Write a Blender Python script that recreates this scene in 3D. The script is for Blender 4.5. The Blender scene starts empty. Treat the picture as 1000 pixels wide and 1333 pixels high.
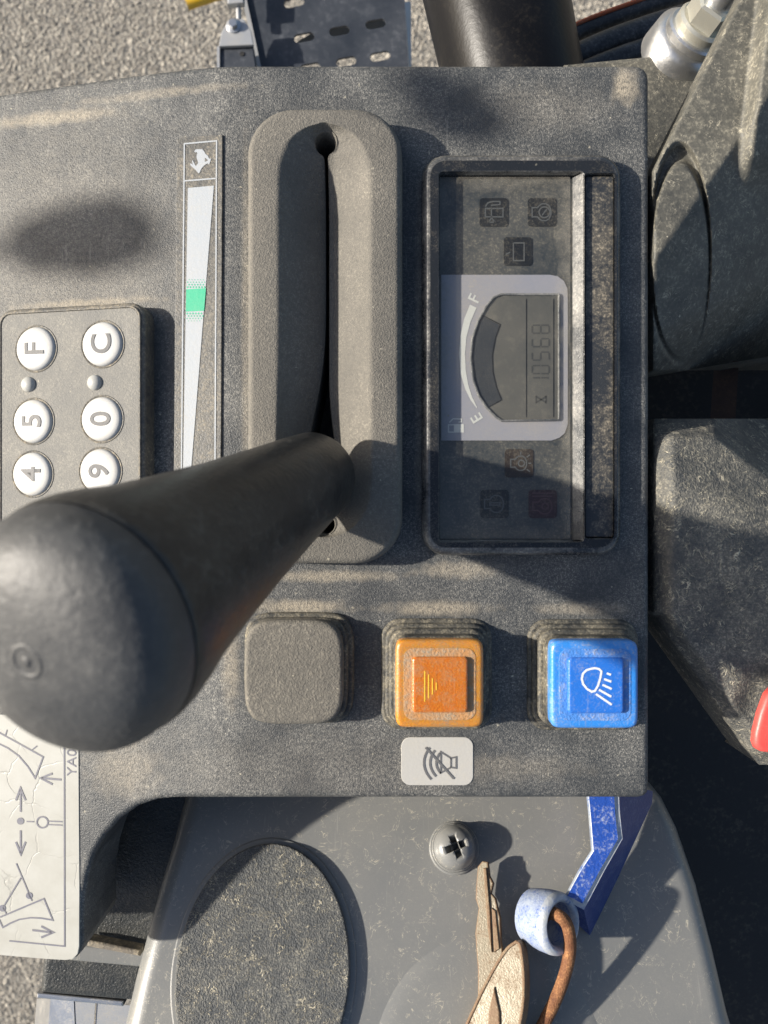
import bpy, bmesh, math, random
from mathutils import Matrix, Vector, Quaternion
import numpy as np
random.seed(7)
rng = np.random.default_rng(5)
S = 0.0002                      # metres per design unit (the panel shows 1000 x 1333 units)
scn = bpy.context.scene
COL = scn.collection
R = math.radians

# ------------------------------------------------------------------ camera, sky, sun, exposure
camd = bpy.data.cameras.new('camera')
camd.sensor_fit = 'HORIZONTAL'; camd.sensor_width = 36.0; camd.lens = 36.0
camd.clip_start = 0.005; camd.clip_end = 200.0
camd.dof.use_dof = True; camd.dof.focus_distance = 0.228; camd.dof.aperture_fstop = 27.0
cam = bpy.data.objects.new('camera', camd); COL.objects.link(cam)
cam.location = (0, 0, 1000*S)
scn.camera = cam

SUN = Vector((-1.9, 0.15, 1.0)).normalized()
world = bpy.data.worlds.new('World'); scn.world = world; world.use_nodes = True
wn = world.node_tree
bg = wn.nodes['Background']; bg.inputs['Strength'].default_value = 0.08
sky = wn.nodes.new('ShaderNodeTexSky'); sky.sky_type = 'NISHITA'; sky.sun_disc = False
sky.sun_elevation = math.asin(SUN.z); sky.sun_rotation = math.atan2(SUN.x, SUN.y) % (2*math.pi)
sky.dust_density = 2.5
wn.links.new(sky.outputs[0], bg.inputs[0])
sund = bpy.data.lights.new('sun', 'SUN'); sund.energy = 4.7; sund.angle = R(1.4); sund.color = (1.0, 0.93, 0.83)
sun = bpy.data.objects.new('sun', sund); COL.objects.link(sun)
sun.rotation_euler = SUN.to_track_quat('Z', 'Y').to_euler(); sun.location = SUN*3
vs = scn.view_settings
vs.view_transform = 'Standard'; vs.look = 'None'; vs.gamma = 1.0; vs.exposure = 0.82
vs.use_curve_mapping = False

# ------------------------------------------------------------------ frames: local (x right, y up, h out) on a plane
CAMP = Vector((0, 0, 1000.0))
def img(p):                     # point (units) -> photo position
    f = 1000.0/(1000.0-p.z)
    return 500+p.x*f, 666.5-p.y*f
class Frame:
    def __init__(s, M): s.M = M
    def to(s, x, y, h=0.0): return s.M @ Vector((x, y, h))
    def pt(s, u, v, h=0.0):     # local x, y of the spot at height h seen at (u, v)
        x, y = u-500, 666.5-v
        for _ in range(40):
            uu, vv = img(s.to(x, y, h)); x += (u-uu)*.8; y -= (v-vv)*.8
        return (x, y)
    def pts(s, L, h=0.0): return [s.pt(u, v, h) for u, v in L]
def flat(z): return Frame(Matrix.Translation((0, 0, z)))
PANEL = flat(0)
CREASE = -210.0
TH = math.atan(0.2)
LEFT = Frame(Matrix.Translation((CREASE, 0, 0)) @ Matrix.Rotation(-TH, 4, 'Y') @ Matrix.Translation((-CREASE, 0, 0)))
_o = Vector((0, (666.5-1333)*1.07, -70))
COVER = Frame(Matrix.Translation(_o) @ Matrix.Rotation(-R(27), 4, 'X') @ Matrix.Translation((0, -_o.y, 0)))

def P(u, v, z):                 # spot seen at (u, v) lying at height z
    f = (1000.0-z)/1000.0
    return Vector(((u-500)*f, (666.5-v)*f, z))

# ------------------------------------------------------------------ materials
class NT:
    def __init__(s, name):
        s.m = bpy.data.materials.new(name); s.m.use_nodes = True; s.t = s.m.node_tree
        s.b = s.t.nodes['Principled BSDF']; s.out = s.t.nodes['Material Output']
    def n(s, typ, **k):
        nd = s.t.nodes.new('ShaderNode'+typ)
        for a, v in k.items(): setattr(nd, a, v)
        return nd
    def put(s, sock, v):
        if isinstance(v, bpy.types.NodeSocket): s.t.links.new(v, sock)
        elif v is not None:
            if hasattr(sock.default_value, '__len__') and not hasattr(v, '__len__'): v = (v,)*len(sock.default_value)
            if hasattr(v, '__len__') and len(v) == 3 and len(sock.default_value) == 4: v = (*v, 1)
            sock.default_value = v
    def pos(s, scale=(1, 1, 1)):
        g = s.n('NewGeometry'); m = s.n('VectorMath', operation='MULTIPLY')
        s.t.links.new(g.outputs['Position'], m.inputs[0]); m.inputs[1].default_value = [c/S for c in scale]
        return m.outputs[0]
    def wob(s, p, k, scale=.12):                # wobbled position, breaks up round cells
        w = s.n('TexNoise'); s.put(w.inputs['Vector'], p); w.inputs['Scale'].default_value = scale; w.inputs['Detail'].default_value = 3
        a = s.n('VectorMath', operation='MULTIPLY_ADD'); s.t.links.new(w.outputs[1], a.inputs[0]); a.inputs[1].default_value = (k*3,)*3; s.t.links.new(p, a.inputs[2])
        return a.outputs[0]
    def math(s, op, a, b=0.0, clamp=False):
        m = s.n('Math', operation=op); m.use_clamp = clamp
        s.put(m.inputs[0], a); s.put(m.inputs[1], b); return m.outputs[0]
    def noise(s, vec, scale, detail=3.0, rough=.55, dist=0.0):
        n = s.n('TexNoise'); s.put(n.inputs['Vector'], vec); n.inputs['Scale'].default_value = scale
        n.inputs['Detail'].default_value = detail; n.inputs['Roughness'].default_value = rough
        n.inputs['Distortion'].default_value = dist; return n.outputs[0]
    def voro(s, vec, scale, feature='F1'):
        n = s.n('TexVoronoi', feature=feature); s.put(n.inputs['Vector'], vec); n.inputs['Scale'].default_value = scale
        return n
    def ramp(s, v, lo, hi, a=0.0, b=1.0):
        m = s.n('MapRange'); m.clamp = True; s.put(m.inputs[0], v)
        m.inputs[1].default_value = lo; m.inputs[2].default_value = hi; m.inputs[3].default_value = a; m.inputs[4].default_value = b
        return m.outputs[0]
    def mix(s, f, a, b):
        m = s.n('Mix', data_type='RGBA'); s.put(m.inputs[0], f); s.put(m.inputs[6], a); s.put(m.inputs[7], b); return m.outputs[2]
    def bump(s, h, dist, strength=1.0):
        b = s.n('Bump'); b.inputs['Distance'].default_value = dist*S; b.inputs['Strength'].default_value = strength
        s.put(b.inputs['Height'], h); return b.outputs[0]

DUST = (.42, .36, .26)
def dusty(name, base, dust=DUST, amt=.15, patch=.012, patch_amt=.25, grain=.22, grain_amt=.5, rough=.5, bump=.5,
          flecks=0.0, fleck_col=(.6, .55, .42), lint=0.0, lint_scale=.035, lint_w=.016, metallic=0.0, spec=.5, coat=0.0, sss=0.0, scratch=0.0, blobs=(), blob_col=(.50, .43, .32)):
    s = NT(name); p = s.pos()
    n1 = s.noise(p, patch, 5, .6); n2 = s.noise(p, grain, 4, .75)
    n3 = s.noise(p, grain*2.3, 2, .6)
    area = s.math('ADD', s.math('MULTIPLY', s.math('SUBTRACT', n1, .5), patch_amt*2.4), amt)
    gr = s.math('MULTIPLY', s.ramp(s.math('ADD', s.math('MULTIPLY', n2, .42), s.math('MULTIPLY', n3, .58)), .50, .70), grain_amt*1.7)
    gr = s.math('MULTIPLY', gr, s.ramp(n1, .34, .66, .15, 1.7))
    lo = s.math('MULTIPLY', s.ramp(n2, .5, .3), grain_amt*.4)
    f = s.math('SUBTRACT', s.math('ADD', area, gr), lo, True)
    c = s.mix(f, base, dust)
    h = s.math('ADD', s.math('MULTIPLY', n2, .35), s.math('MULTIPLY', n3, .65))
    for (bu, bv, ru, rv, k) in blobs:           # caked dust with a shape of its own
        mp = s.n('VectorMath', operation='MULTIPLY_ADD'); s.t.links.new(p, mp.inputs[0])
        mp.inputs[1].default_value = (1/ru, 1/rv, 0); mp.inputs[2].default_value = (-(bu-500)/ru, -(666.5-bv)/rv, 0)
        ln = s.n('VectorMath', operation='LENGTH'); s.t.links.new(mp.outputs[0], ln.inputs[0])
        q = s.math('ADD', ln.outputs['Value'], s.math('MULTIPLY', s.math('SUBTRACT', s.noise(p, .06, 5, .7), .5), 1.7))
        q = s.math('MULTIPLY', s.ramp(q, 1.05, .35), k)
        q = s.math('MULTIPLY', q, s.ramp(n2, .25, .6))
        c = s.mix(q, c, blob_col); f = s.math('MAXIMUM', f, q)
    if flecks:
        v = s.voro(s.wob(p, 3.0), .11)
        sep = s.n('SeparateColor'); s.t.links.new(v.outputs['Color'], sep.inputs[0])
        k = s.math('MULTIPLY', s.math('GREATER_THAN', sep.outputs[0], 1-flecks), s.ramp(v.outputs['Distance'], .17, .06))
        k = s.math('MULTIPLY', k, s.math('MULTIPLY', sep.outputs[1], .75))
        c = s.mix(k, c, fleck_col); f = s.math('MAXIMUM', f, k)
    if scratch:                                 # fine directional scratches and wipe marks
        for ang, sc_x, sc_y in ((.35, .16, .004), (-.9, .22, .006), (1.4, .12, .005)):
            mp = s.n('Mapping'); s.t.links.new(p, mp.inputs[0]); mp.inputs['Rotation'].default_value = (0, 0, ang); mp.inputs['Scale'].default_value = (sc_x, sc_y, .02)
            q = s.ramp(s.noise(mp.outputs[0], 1.0, 2, .5), .67, .75)
            q = s.math('MULTIPLY', s.math('MULTIPLY', q, s.ramp(s.noise(p, .018, 2), .5, .66)), scratch)
            c = s.mix(q, c, (.40, .38, .34)); f = s.math('MAXIMUM', f, q)
    if lint:
        l = s.noise(p, lint_scale, 3, .6, 2.2)
        l = s.ramp(s.math('ABSOLUTE', s.math('SUBTRACT', l, .5)), lint_w, lint_w*.25)
        l = s.math('MULTIPLY', l, s.ramp(s.noise(p, .05, 3, .7), .47, .62))
        l = s.math('MULTIPLY', l, lint)
        c = s.mix(l, c, (.62, .56, .42)); f = s.math('MAXIMUM', f, l); h = s.math('ADD', h, s.math('MULTIPLY', l, .5))
    s.put(s.b.inputs['Base Color'], c)
    s.put(s.b.inputs['Roughness'], s.ramp(f, 0, .8, rough, min(1.0, rough+.4)))
    s.b.inputs['Metallic'].default_value = metallic
    s.b.inputs['Specular IOR Level'].default_value = spec
    s.b.inputs['Coat Weight'].default_value = coat; s.b.inputs['Coat Roughness'].default_value = .25
    if sss:
        s.b.inputs['Subsurface Weight'].default_value = sss; s.b.inputs['Subsurface Radius'].default_value = (1, .4, .1)
        s.b.inputs['Subsurface Scale'].default_value = 12*S
    if bump: s.put(s.b.inputs['Normal'], s.bump(h, bump*4))
    return s.m
def paint(name, col, rough=.5, var=.15, metallic=0.0, spec=.5, amt=.05):
    return dusty(name, col, amt=amt, patch=.03, patch_amt=var, grain=.2, grain_amt=var, rough=rough, bump=.05, metallic=metallic, spec=spec)

M = {}
M['panel'] = dusty('panel_plastic', (.042, .046, .049), dust=(.38, .365, .325), amt=.085, patch_amt=.2, grain=.24, grain_amt=.40, rough=.46, bump=.40, flecks=.14, scratch=.35,
    blobs=((814, 112, 20, 30, .75), (40, 128, 130, 12, .55), (200, 112, 140, 8, .35), (600, 742, 60, 14, .5), (570, 792, 80, 12, .55), (385, 790, 80, 12, .6), (760, 792, 80, 10, .4), (300, 870, 14, 60, .4), (60, 330, 200, 260, .14), (420, 1000, 300, 60, .10), (95, 384, 120, 7, .5), (430, 750, 110, 9, .5), (545, 470, 6, 240, .3), (320, 430, 7, 300, .3), (150, 1010, 60, 50, .28), (700, 140, 120, 40, .12), (660, 1000, 120, 20, .16)))
M['boot'] = dusty('dusty_slot_rubber', (.055, .054, .050), dust=(.295, .27, .225), amt=.33, patch_amt=.14, grain=.22, grain_amt=.28, rough=.65, bump=.5, flecks=.08)
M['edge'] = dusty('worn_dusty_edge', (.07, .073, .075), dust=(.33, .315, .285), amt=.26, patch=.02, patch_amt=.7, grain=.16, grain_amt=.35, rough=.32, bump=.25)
M['bezel'] = dusty('bezel_plastic', (.016, .018, .021), amt=.0, patch=.02, patch_amt=.10, grain=.2, grain_amt=.08, rough=.26, bump=.1, flecks=.06)
M['bezeledge'] = dusty('bezel_worn_edge', (.024, .026, .029), dust=(.46, .43, .37), amt=.10, patch=.015, patch_amt=.4, grain=.16, grain_amt=.22, rough=.24, bump=.12, coat=.4)
M['strip'] = dusty('dusty_blank_strip', (.03, .033, .037), amt=.06, patch=.02, patch_amt=.3, grain=.16, grain_amt=.25, rough=.35, bump=.15, flecks=.08)
M['face'] = dusty('display_face', (.032, .038, .042), amt=.08, patch_amt=.15, grain=.15, grain_amt=.15, rough=.4, bump=.05, flecks=.05)
M['greyface'] = dusty('grey_display_print', (.25, .25, .28), amt=.12, patch_amt=.2, grain=.2, grain_amt=.12, rough=.5, bump=.03)
M['lcd'] = dusty('lcd_glass', (.085, .083, .074), amt=.03, patch_amt=.06, grain=.05, grain_amt=.05, rough=.3, bump=.0)
M['lcddark'] = paint('lcd_segment', (.036, .039, .042), rough=.35, var=.02, amt=.0)
M['lcddigit'] = paint('lcd_digit', (.055, .055, .051), rough=.35, var=.02, amt=.0)
M['lcdline'] = paint('lcd_line', (.012, .013, .014), rough=.35, var=.0, amt=.0)
M['iconbox'] = dusty('warning_icon_tile', (.009, .010, .011), amt=.0, patch_amt=.12, grain=.15, grain_amt=.12, rough=.4, bump=.03)
M['iconred'] = dusty('dark_red_icon_tile', (.030, .010, .012), amt=.02, patch_amt=.1, grain=.15, grain_amt=.12, rough=.4, bump=.03)
M['iconbrown'] = dusty('dark_brown_icon_tile', (.026, .018, .013), amt=.02, patch_amt=.12, grain=.15, grain_amt=.14, rough=.4, bump=.03)
M['iconline'] = paint('icon_line', (.07, .074, .074), rough=.5, var=.05, amt=.02)
M['iconlinered'] = paint('red_icon_line', (.075, .035, .037), rough=.5, var=.05, amt=.0)
M['printlight'] = paint('light_gauge_print', (.52, .52, .48), rough=.5, var=.08)
M['keypad'] = dusty('keypad_plastic', (.11, .112, .11), (.36, .34, .295), amt=.34, patch=.02, patch_amt=.26, grain=.22, grain_amt=.30, rough=.6, bump=.25, flecks=.1, scratch=.3)
M['keyrim'] = dusty('keypad_rim_plastic', (.05, .052, .052), amt=.16, patch_amt=.3, grain=.14, grain_amt=.35, rough=.45, bump=.25)
M['keywhite'] = dusty('white_key', (.50, .50, .485), amt=.08, patch=.02, patch_amt=.2, grain=.1, grain_amt=.12, rough=.4, bump=.04)
M['led'] = dusty('led_lens', (.38, .39, .38), amt=.15, patch_amt=.1, grain=.1, grain_amt=.1, rough=.3, bump=.05)
M['keytext'] = paint('key_lettering', (.075, .078, .085), rough=.5, var=.04)
M['decal'] = dusty('decal_black', (.05, .054, .056), amt=.12, patch_amt=.15, grain=.16, grain_amt=.25, rough=.42, bump=.2, flecks=.04)
M['decalwhite'] = dusty('decal_white', (.33, .36, .39), amt=.06, patch_amt=.1, grain=.12, grain_amt=.12, rough=.45, bump=.05)
M['decalgreen'] = dusty('decal_green', (.02, .36, .20), amt=.03, patch_amt=.06, grain=.12, grain_amt=.06, rough=.45, bump=.05)
M['rubber'] = dusty('grip_rubber', (.016, .016, .016), dust=(.20, .19, .16), amt=.05, patch=.010, patch_amt=.16, grain=.06, grain_amt=.12, rough=.40, bump=.3, spec=.5)
M['cap'] = dusty('grip_cap', (.032, .034, .037), dust=(.22, .215, .20), amt=.14, patch=.010, patch_amt=.18, grain=.06, grain_amt=.12, rough=.46, bump=.28, spec=.5)
M['steel'] = paint('dark_steel', (.12, .12, .12), rough=.4, metallic=.8)
M['blank'] = dusty('dusty_blank_cover', (.06, .058, .053), dust=(.32, .29, .235), amt=.30, patch_amt=.14, grain=.19, grain_amt=.34, rough=.7, bump=.55, flecks=.1)
M['seal'] = dusty('dusty_rubber_seal', (.032, .033, .032), dust=(.40, .35, .25), amt=.16, patch=.03, patch_amt=.4, grain=.16, grain_amt=.36, rough=.55, bump=.4, flecks=.15)
M['orange'] = dusty('orange_lens', (.56, .225, .016), dust=(.27, .20, .125), amt=.26, patch=.04, patch_amt=.45, grain=.18, grain_amt=.4, rough=.25, bump=.2, flecks=.2, sss=.5, coat=.4)
M['orange2'] = dusty('orange_lens_centre', (.52, .15, .008), dust=(.36, .24, .13), amt=.08, patch=.05, patch_amt=.5, grain=.16, grain_amt=.3, rough=.2, bump=.3, sss=.5, coat=.8, flecks=.15, scratch=.5)
M['yellow'] = paint('yellow_print', (.85, .55, .04), rough=.4, var=.05)
M['blue'] = dusty('blue_cap', (.035, .23, .66), dust=(.38, .41, .46), amt=.05, patch=.03, patch_amt=.25, grain=.18, grain_amt=.3, rough=.32, bump=.12, flecks=.12, scratch=.4, coat=.3)
M['blue2'] = dusty('blue_cap_centre', (.022, .155, .58), dust=(.36, .39, .45), amt=.0, patch=.03, patch_amt=.2, grain=.18, grain_amt=.2, rough=.32, bump=.1, flecks=.1, scratch=.4, coat=.3)
M['dustline'] = dusty('caked_dust', (.30, .27, .22), dust=(.5, .46, .38), amt=.4, grain=.1, grain_amt=.5, rough=.9, bump=.6)
M['whiteprint'] = paint('white_print', (.72, .75, .78), rough=.45, var=.06)
M['sticker'] = dusty('white_sticker', (.44, .43, .40), dust=(.45, .41, .33), amt=.06, patch=.02, patch_amt=.3, grain=.1, grain_amt=.15, rough=.45, bump=.06, flecks=.03, fleck_col=(.3, .28, .22))
M['inkgrey'] = paint('grey_ink', (.10, .105, .115), rough=.5, var=.06)
M['inkblue'] = paint('blue_grey_ink', (.12, .125, .16), rough=.5, var=.08)
M['cover'] = dusty('cover_plastic', (.165, .17, .168), dust=(.34, .32, .27), amt=.14, patch=.006, patch_amt=.2, grain=.2, grain_amt=.08, rough=.30, bump=.06, flecks=.05, lint=.5, lint_scale=.03, coat=.4, scratch=.3)
M['pad'] = dusty('rough_pad', (.055, .060, .063), dust=(.38, .36, .30), amt=.08, patch=.03, patch_amt=.16, grain=.18, grain_amt=.34, rough=.6, bump=.8, flecks=.15, lint=1.0, lint_scale=.05, lint_w=.03)
M['armrest'] = dusty('armrest_plastic', (.055, .058, .058), dust=(.44, .40, .31), amt=.12, patch=.02, patch_amt=.2, grain=.16, grain_amt=.3, rough=.6, bump=.8, lint=1.0, lint_scale=.04, lint_w=.03)
M['housing'] = dusty('side_cover_plastic', (.034, .036, .035), dust=(.38, .35, .27), amt=.15, patch=.012, patch_amt=.2, grain=.1, grain_amt=.2, rough=.5, bump=.25, flecks=.08, lint=.5)
M['void'] = dusty('black_gap_shade', (.010, .010, .011), dust=(.16, .14, .11), amt=.0, patch=.01, patch_amt=.1, grain=.05, grain_amt=.15, rough=.7, bump=.3)  # near-black: paints the deep shade of the gap and bracket holes
M['keyblue'] = dusty('worn_blue_paint', (.022, .075, .36), dust=(.50, .55, .62), amt=.02, patch=.03, patch_amt=.3, grain=.10, grain_amt=.4, rough=.32, bump=.35, flecks=.15, fleck_col=(.7, .72, .74))
M['keyblue2'] = dusty('shaded_blue_paint', (.018, .045, .19), dust=(.4, .45, .55), amt=.0, patch=.05, patch_amt=.12, grain=.12, grain_amt=.15, rough=.38, bump=.2)  # darker copy of the strap blue, paints shade onto its sides
M['keyworn'] = dusty('bare_worn_edge', (.50, .52, .52), dust=(.12, .20, .42), amt=.22, patch=.05, patch_amt=.4, grain=.08, grain_amt=.4, rough=.4, bump=.25, metallic=.2)
M['keypale'] = dusty('sunlit_worn_blue_paint', (.34, .39, .47), dust=(.045, .10, .34), amt=.25, patch=.05, patch_amt=.5, grain=.14, grain_amt=.45, rough=.4, bump=.3)  # mottled wear; the paleness also paints sunlight on the barrel
M['brown'] = dusty('dark_rust', (.035, .018, .011), dust=(.12, .07, .04), amt=.05, patch=.03, patch_amt=.2, grain=.1, grain_amt=.2, rough=.8, bump=.4)
M['rust'] = dusty('rusty_wire', (.13, .048, .018), dust=(.42, .21, .09), amt=.18, patch=.05, patch_amt=.4, grain=.16, grain_amt=.4, rough=.75, bump=.6)
M['brass'] = dusty('tarnished_key', (.20, .175, .125), dust=(.13, .07, .03), amt=.10, patch=.035, patch_amt=.55, grain=.16, grain_amt=.3, rough=.36, bump=.15, metallic=.2, scratch=.4)
M['brassrust'] = dusty('rusty_key_edge', (.14, .07, .03), dust=(.28, .22, .145), amt=.3, patch=.04, patch_amt=.5, grain=.14, grain_amt=.35, rough=.55, bump=.35)
M['zinc'] = paint('zinc_plate', (.55, .56, .57), rough=.32, metallic=.9, var=.25)
M['zincy'] = paint('yellow_zinc_plate', (.55, .54, .47), rough=.35, metallic=.7, var=.25)
M['galv'] = paint('galvanised_sheet', (.42, .43, .44), rough=.45, metallic=.5, var=.2)
M['plate'] = dusty('black_coated_plate', (.022, .027, .036), dust=(.18, .19, .21), amt=.10, patch=.004, patch_amt=.25, grain=.03, grain_amt=.12, rough=.42, bump=.05)
M['tube'] = dusty('black_gloss_paint', (.007, .007, .008), dust=(.10, .085, .06), amt=.0, patch=.006, patch_amt=.10, grain=.06, grain_amt=.08, rough=.36, bump=.1, spec=.2)
M['hose'] = dusty('rubber_hose', (.018, .020, .023), dust=(.22, .22, .22), amt=.08, patch=.01, patch_amt=.2, grain=.08, grain_amt=.25, rough=.42, bump=.3)
M['hosered'] = paint('orange_hose_stripe', (.45, .10, .03), rough=.6, var=.2)
M['yellowpaint'] = paint('yellow_paint', (.62, .36, .01), rough=.4, var=.12)
M['black'] = dusty('black_bracket', (.022, .025, .026), dust=(.2, .19, .16), amt=.06, patch=.02, patch_amt=.12, grain=.12, grain_amt=.12, rough=.4, bump=.6)
M['red'] = paint('red_plastic', (.62, .07, .06), rough=.4, var=.06)
M['ledge'] = dusty('dusty_ledge', (.10, .09, .08), amt=.35, patch=.05, patch_amt=.4, grain=.1, grain_amt=.4, rough=.6, bump=.4)

def m_lens():
    s = NT('clear_dusty_lens'); p = s.pos()
    nl = s.noise(p, .012, 5, .65)
    d = s.math('MULTIPLY', s.ramp(nl, .38, .75), .07)
    g = s.math('MULTIPLY', s.ramp(s.noise(p, .25, 3, .8), .5, .8), .05)
    sx = s.n('SeparateXYZ'); s.t.links.new(p, sx.inputs[0])
    nb = s.math('MULTIPLY', s.math('SUBTRACT', s.noise(p, .035, 5, .7), .5), 60)
    ex = s.ramp(s.math('ADD', s.math('ABSOLUTE', s.math('SUBTRACT', sx.outputs[0], 154)), nb), 68, 92)
    ey = s.ramp(s.math('ADD', s.math('ABSOLUTE', s.math('SUBTRACT', sx.outputs[1], 200)), nb), 214, 240)
    e = s.math('MULTIPLY', s.math('MAXIMUM', ex, ey), .28)     # dust gathered along the rim
    d = s.math('MAXIMUM', d, e)
    sp = s.voro(p, .06); sep = s.n('SeparateColor'); s.t.links.new(sp.outputs['Color'], sep.inputs[0])
    k = s.math('MULTIPLY', s.math('GREATER_THAN', sep.outputs[0], .9), s.ramp(sp.outputs['Distance'], .10, .05))
    f = s.math('ADD', s.math('ADD', d, g), s.math('MULTIPLY', k, .5), True)
    tr = s.n('BsdfTransparent'); tr.inputs[0].default_value = (.96, .97, .97, 1)
    gl = s.n('BsdfGlossy'); gl.inputs['Roughness'].default_value = .12
    df = s.n('BsdfDiffuse'); df.inputs[0].default_value = (.40, .37, .31, 1)
    lw = s.n('LayerWeight'); lw.inputs[0].default_value = .5
    fr = s.math('ADD', s.math('MULTIPLY', s.math('POWER', lw.outputs['Facing'], 4.0), .5), .035)
    m1 = s.n('MixShader'); s.t.links.new(fr, m1.inputs[0]); s.t.links.new(tr.outputs[0], m1.inputs[1]); s.t.links.new(gl.outputs[0], m1.inputs[2])
    m2 = s.n('MixShader'); s.t.links.new(f, m2.inputs[0]); s.t.links.new(m1.outputs[0], m2.inputs[1]); s.t.links.new(df.outputs[0], m2.inputs[2])
    s.t.links.new(m2.outputs[0], s.out.inputs[0])
    return s.m
M['lens'] = m_lens()
def m_label():
    s = NT('cracked_white_label'); p = s.pos()
    w = s.n('TexNoise'); s.put(w.inputs['Vector'], p); w.inputs['Scale'].default_value = .02; w.inputs['Detail'].default_value = 4
    a = s.n('VectorMath', operation='MULTIPLY_ADD'); s.t.links.new(w.outputs[1], a.inputs[0]); a.inputs[1].default_value = (34, 34, 34); s.t.links.new(p, a.inputs[2])
    v = s.voro(a.outputs[0], .016, 'DISTANCE_TO_EDGE')
    k = s.math('MULTIPLY', s.ramp(v.outputs['Distance'], .018, .004), s.ramp(s.noise(p, .02, 2), .42, .6))
    c = s.mix(s.ramp(s.noise(p, .025, 5, .65), .35, .8), (.385, .385, .355), (.32, .315, .28))
    c = s.mix(s.math('MULTIPLY', k, .45), c, (.22, .215, .19))
    s.put(s.b.inputs['Base Color'], c); s.b.inputs['Roughness'].default_value = .45
    s.put(s.b.inputs['Normal'], s.bump(s.math('MULTIPLY', k, -1), .3))
    return s.m
M['label'] = m_label()
def m_ground():
    s = NT('asphalt'); p = s.pos()
    v = s.voro(p, .045); sep = s.n('SeparateColor'); s.t.links.new(v.outputs['Color'], sep.inputs[0])
    c = s.mix(sep.outputs[0], (.14, .13, .115), (.30, .28, .24))
    s.put(s.b.inputs['Base Color'], c); s.b.inputs['Roughness'].default_value = .85
    s.put(s.b.inputs['Normal'], s.bump(s.ramp(v.outputs['Distance'], 0, .7, 1, 0), 12))
    return s.m
M['ground'] = m_ground()
def m_stone():
    s = NT('asphalt_stones')
    g = s.n('NewGeometry'); r = g.outputs['Random Per Island']
    c = s.mix(r, (.20, .185, .16), (.58, .53, .44))
    n = s.noise(s.pos(), .06, 3, .6)
    c = s.mix(s.math('MULTIPLY', n, .5), c, (.30, .26, .21))
    s.put(s.b.inputs['Base Color'], c); s.b.inputs['Roughness'].default_value = .75
    return s.m
M['stone'] = m_stone()

# ------------------------------------------------------------------ object builders
def thing(name, label, cat, base, group=None):
    o = bpy.data.objects.new(name, None); COL.objects.link(o)
    o.location = Vector(base)*S; o.empty_display_size = .01
    o['label'] = label; o['category'] = cat
    if group: o['group'] = group
    return o
def origin(o):
    while o.parent: o = o.parent
    return o.location
def mesh(name, bm, mats, parent=None, smooth=None, recalc=True):
    """links a bmesh given in design units as one mesh object"""
    if recalc: bmesh.ops.recalc_face_normals(bm, faces=bm.faces[:])
    me = bpy.data.meshes.new(name)
    off = origin(parent)/S if parent else Vector((0, 0, 0))
    for v in bm.verts: v.co = (v.co-off)*S
    bm.to_mesh(me); bm.free()
    if not isinstance(mats, (list, tuple)): mats = [mats]
    for m in mats: me.materials.append(M[m] if isinstance(m, str) else m)
    if smooth is not None:
        me.polygons.foreach_set('use_smooth', [True]*len(me.polygons)); me.set_sharp_from_angle(angle=R(smooth))
    o = bpy.data.objects.new(name, me); COL.objects.link(o)
    if parent: o.parent = parent
    return o
def tag(o, label, cat=None, kind=None, group=None):
    if label: o['label'] = label
    if cat: o['category'] = cat
    if kind: o['kind'] = kind
    if group: o['group'] = group
    return o

def area2(L): return sum(a[0]*b[1]-b[0]*a[1] for a, b in zip(L, L[1:]+L[:1]))
def ccw(L): L = [tuple(p) for p in L]; return L if area2(L) > 0 else L[::-1]
def inset(L, d):
    n = len(L); out = []
    for i in range(n):
        a, b, c = Vector(L[i-1]), Vector(L[i]), Vector(L[(i+1) % n])
        e1 = (b-a); e2 = (c-b)
        if e1.length < 1e-9: e1 = e2
        if e2.length < 1e-9: e2 = e1
        n1 = Vector((-e1.y, e1.x)).normalized(); n2 = Vector((-e2.y, e2.x)).normalized()
        m = n1+n2
        if m.length < 1e-6: m = n1.copy()
        m.normalize(); k = max(.35, m.dot(n1))
        out.append(tuple(b+m*(d/k)))
    return out
def rrect(x0, y0, x1, y1, r, n=7):
    x0, x1 = min(x0, x1), max(x0, x1); y0, y1 = min(y0, y1), max(y0, y1)
    L = []
    for cx, cy, a0 in ((x1-r, y1-r, 0), (x0+r, y1-r, 90), (x0+r, y0+r, 180), (x1-r, y0+r, 270)):
        for i in range(n+1):
            a = R(a0+90*i/n); L.append((cx+r*math.cos(a), cy+r*math.sin(a)))
    return L
def squircle(cx, cy, hx, hy, p=4.5, n=72):
    L = []
    for i in range(n):
        a = 2*math.pi*i/n; c, s_ = math.cos(a), math.sin(a)
        L.append((cx+hx*math.copysign(abs(c)**(2/p), c), cy+hy*math.copysign(abs(s_)**(2/p), s_)))
    return L
def ellipse(cx, cy, rx, ry, n=64): return [(cx+rx*math.cos(2*math.pi*i/n), cy+ry*math.sin(2*math.pi*i/n)) for i in range(n)]
def irr(fr, u0, v0, u1, v1, r, h=0, n=7):       # rounded rectangle seen at these photo corners when at height h
    a = fr.pt(u0, v0, h); b = fr.pt(u1, v1, h); return rrect(a[0], a[1], b[0], b[1], r, n)

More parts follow.
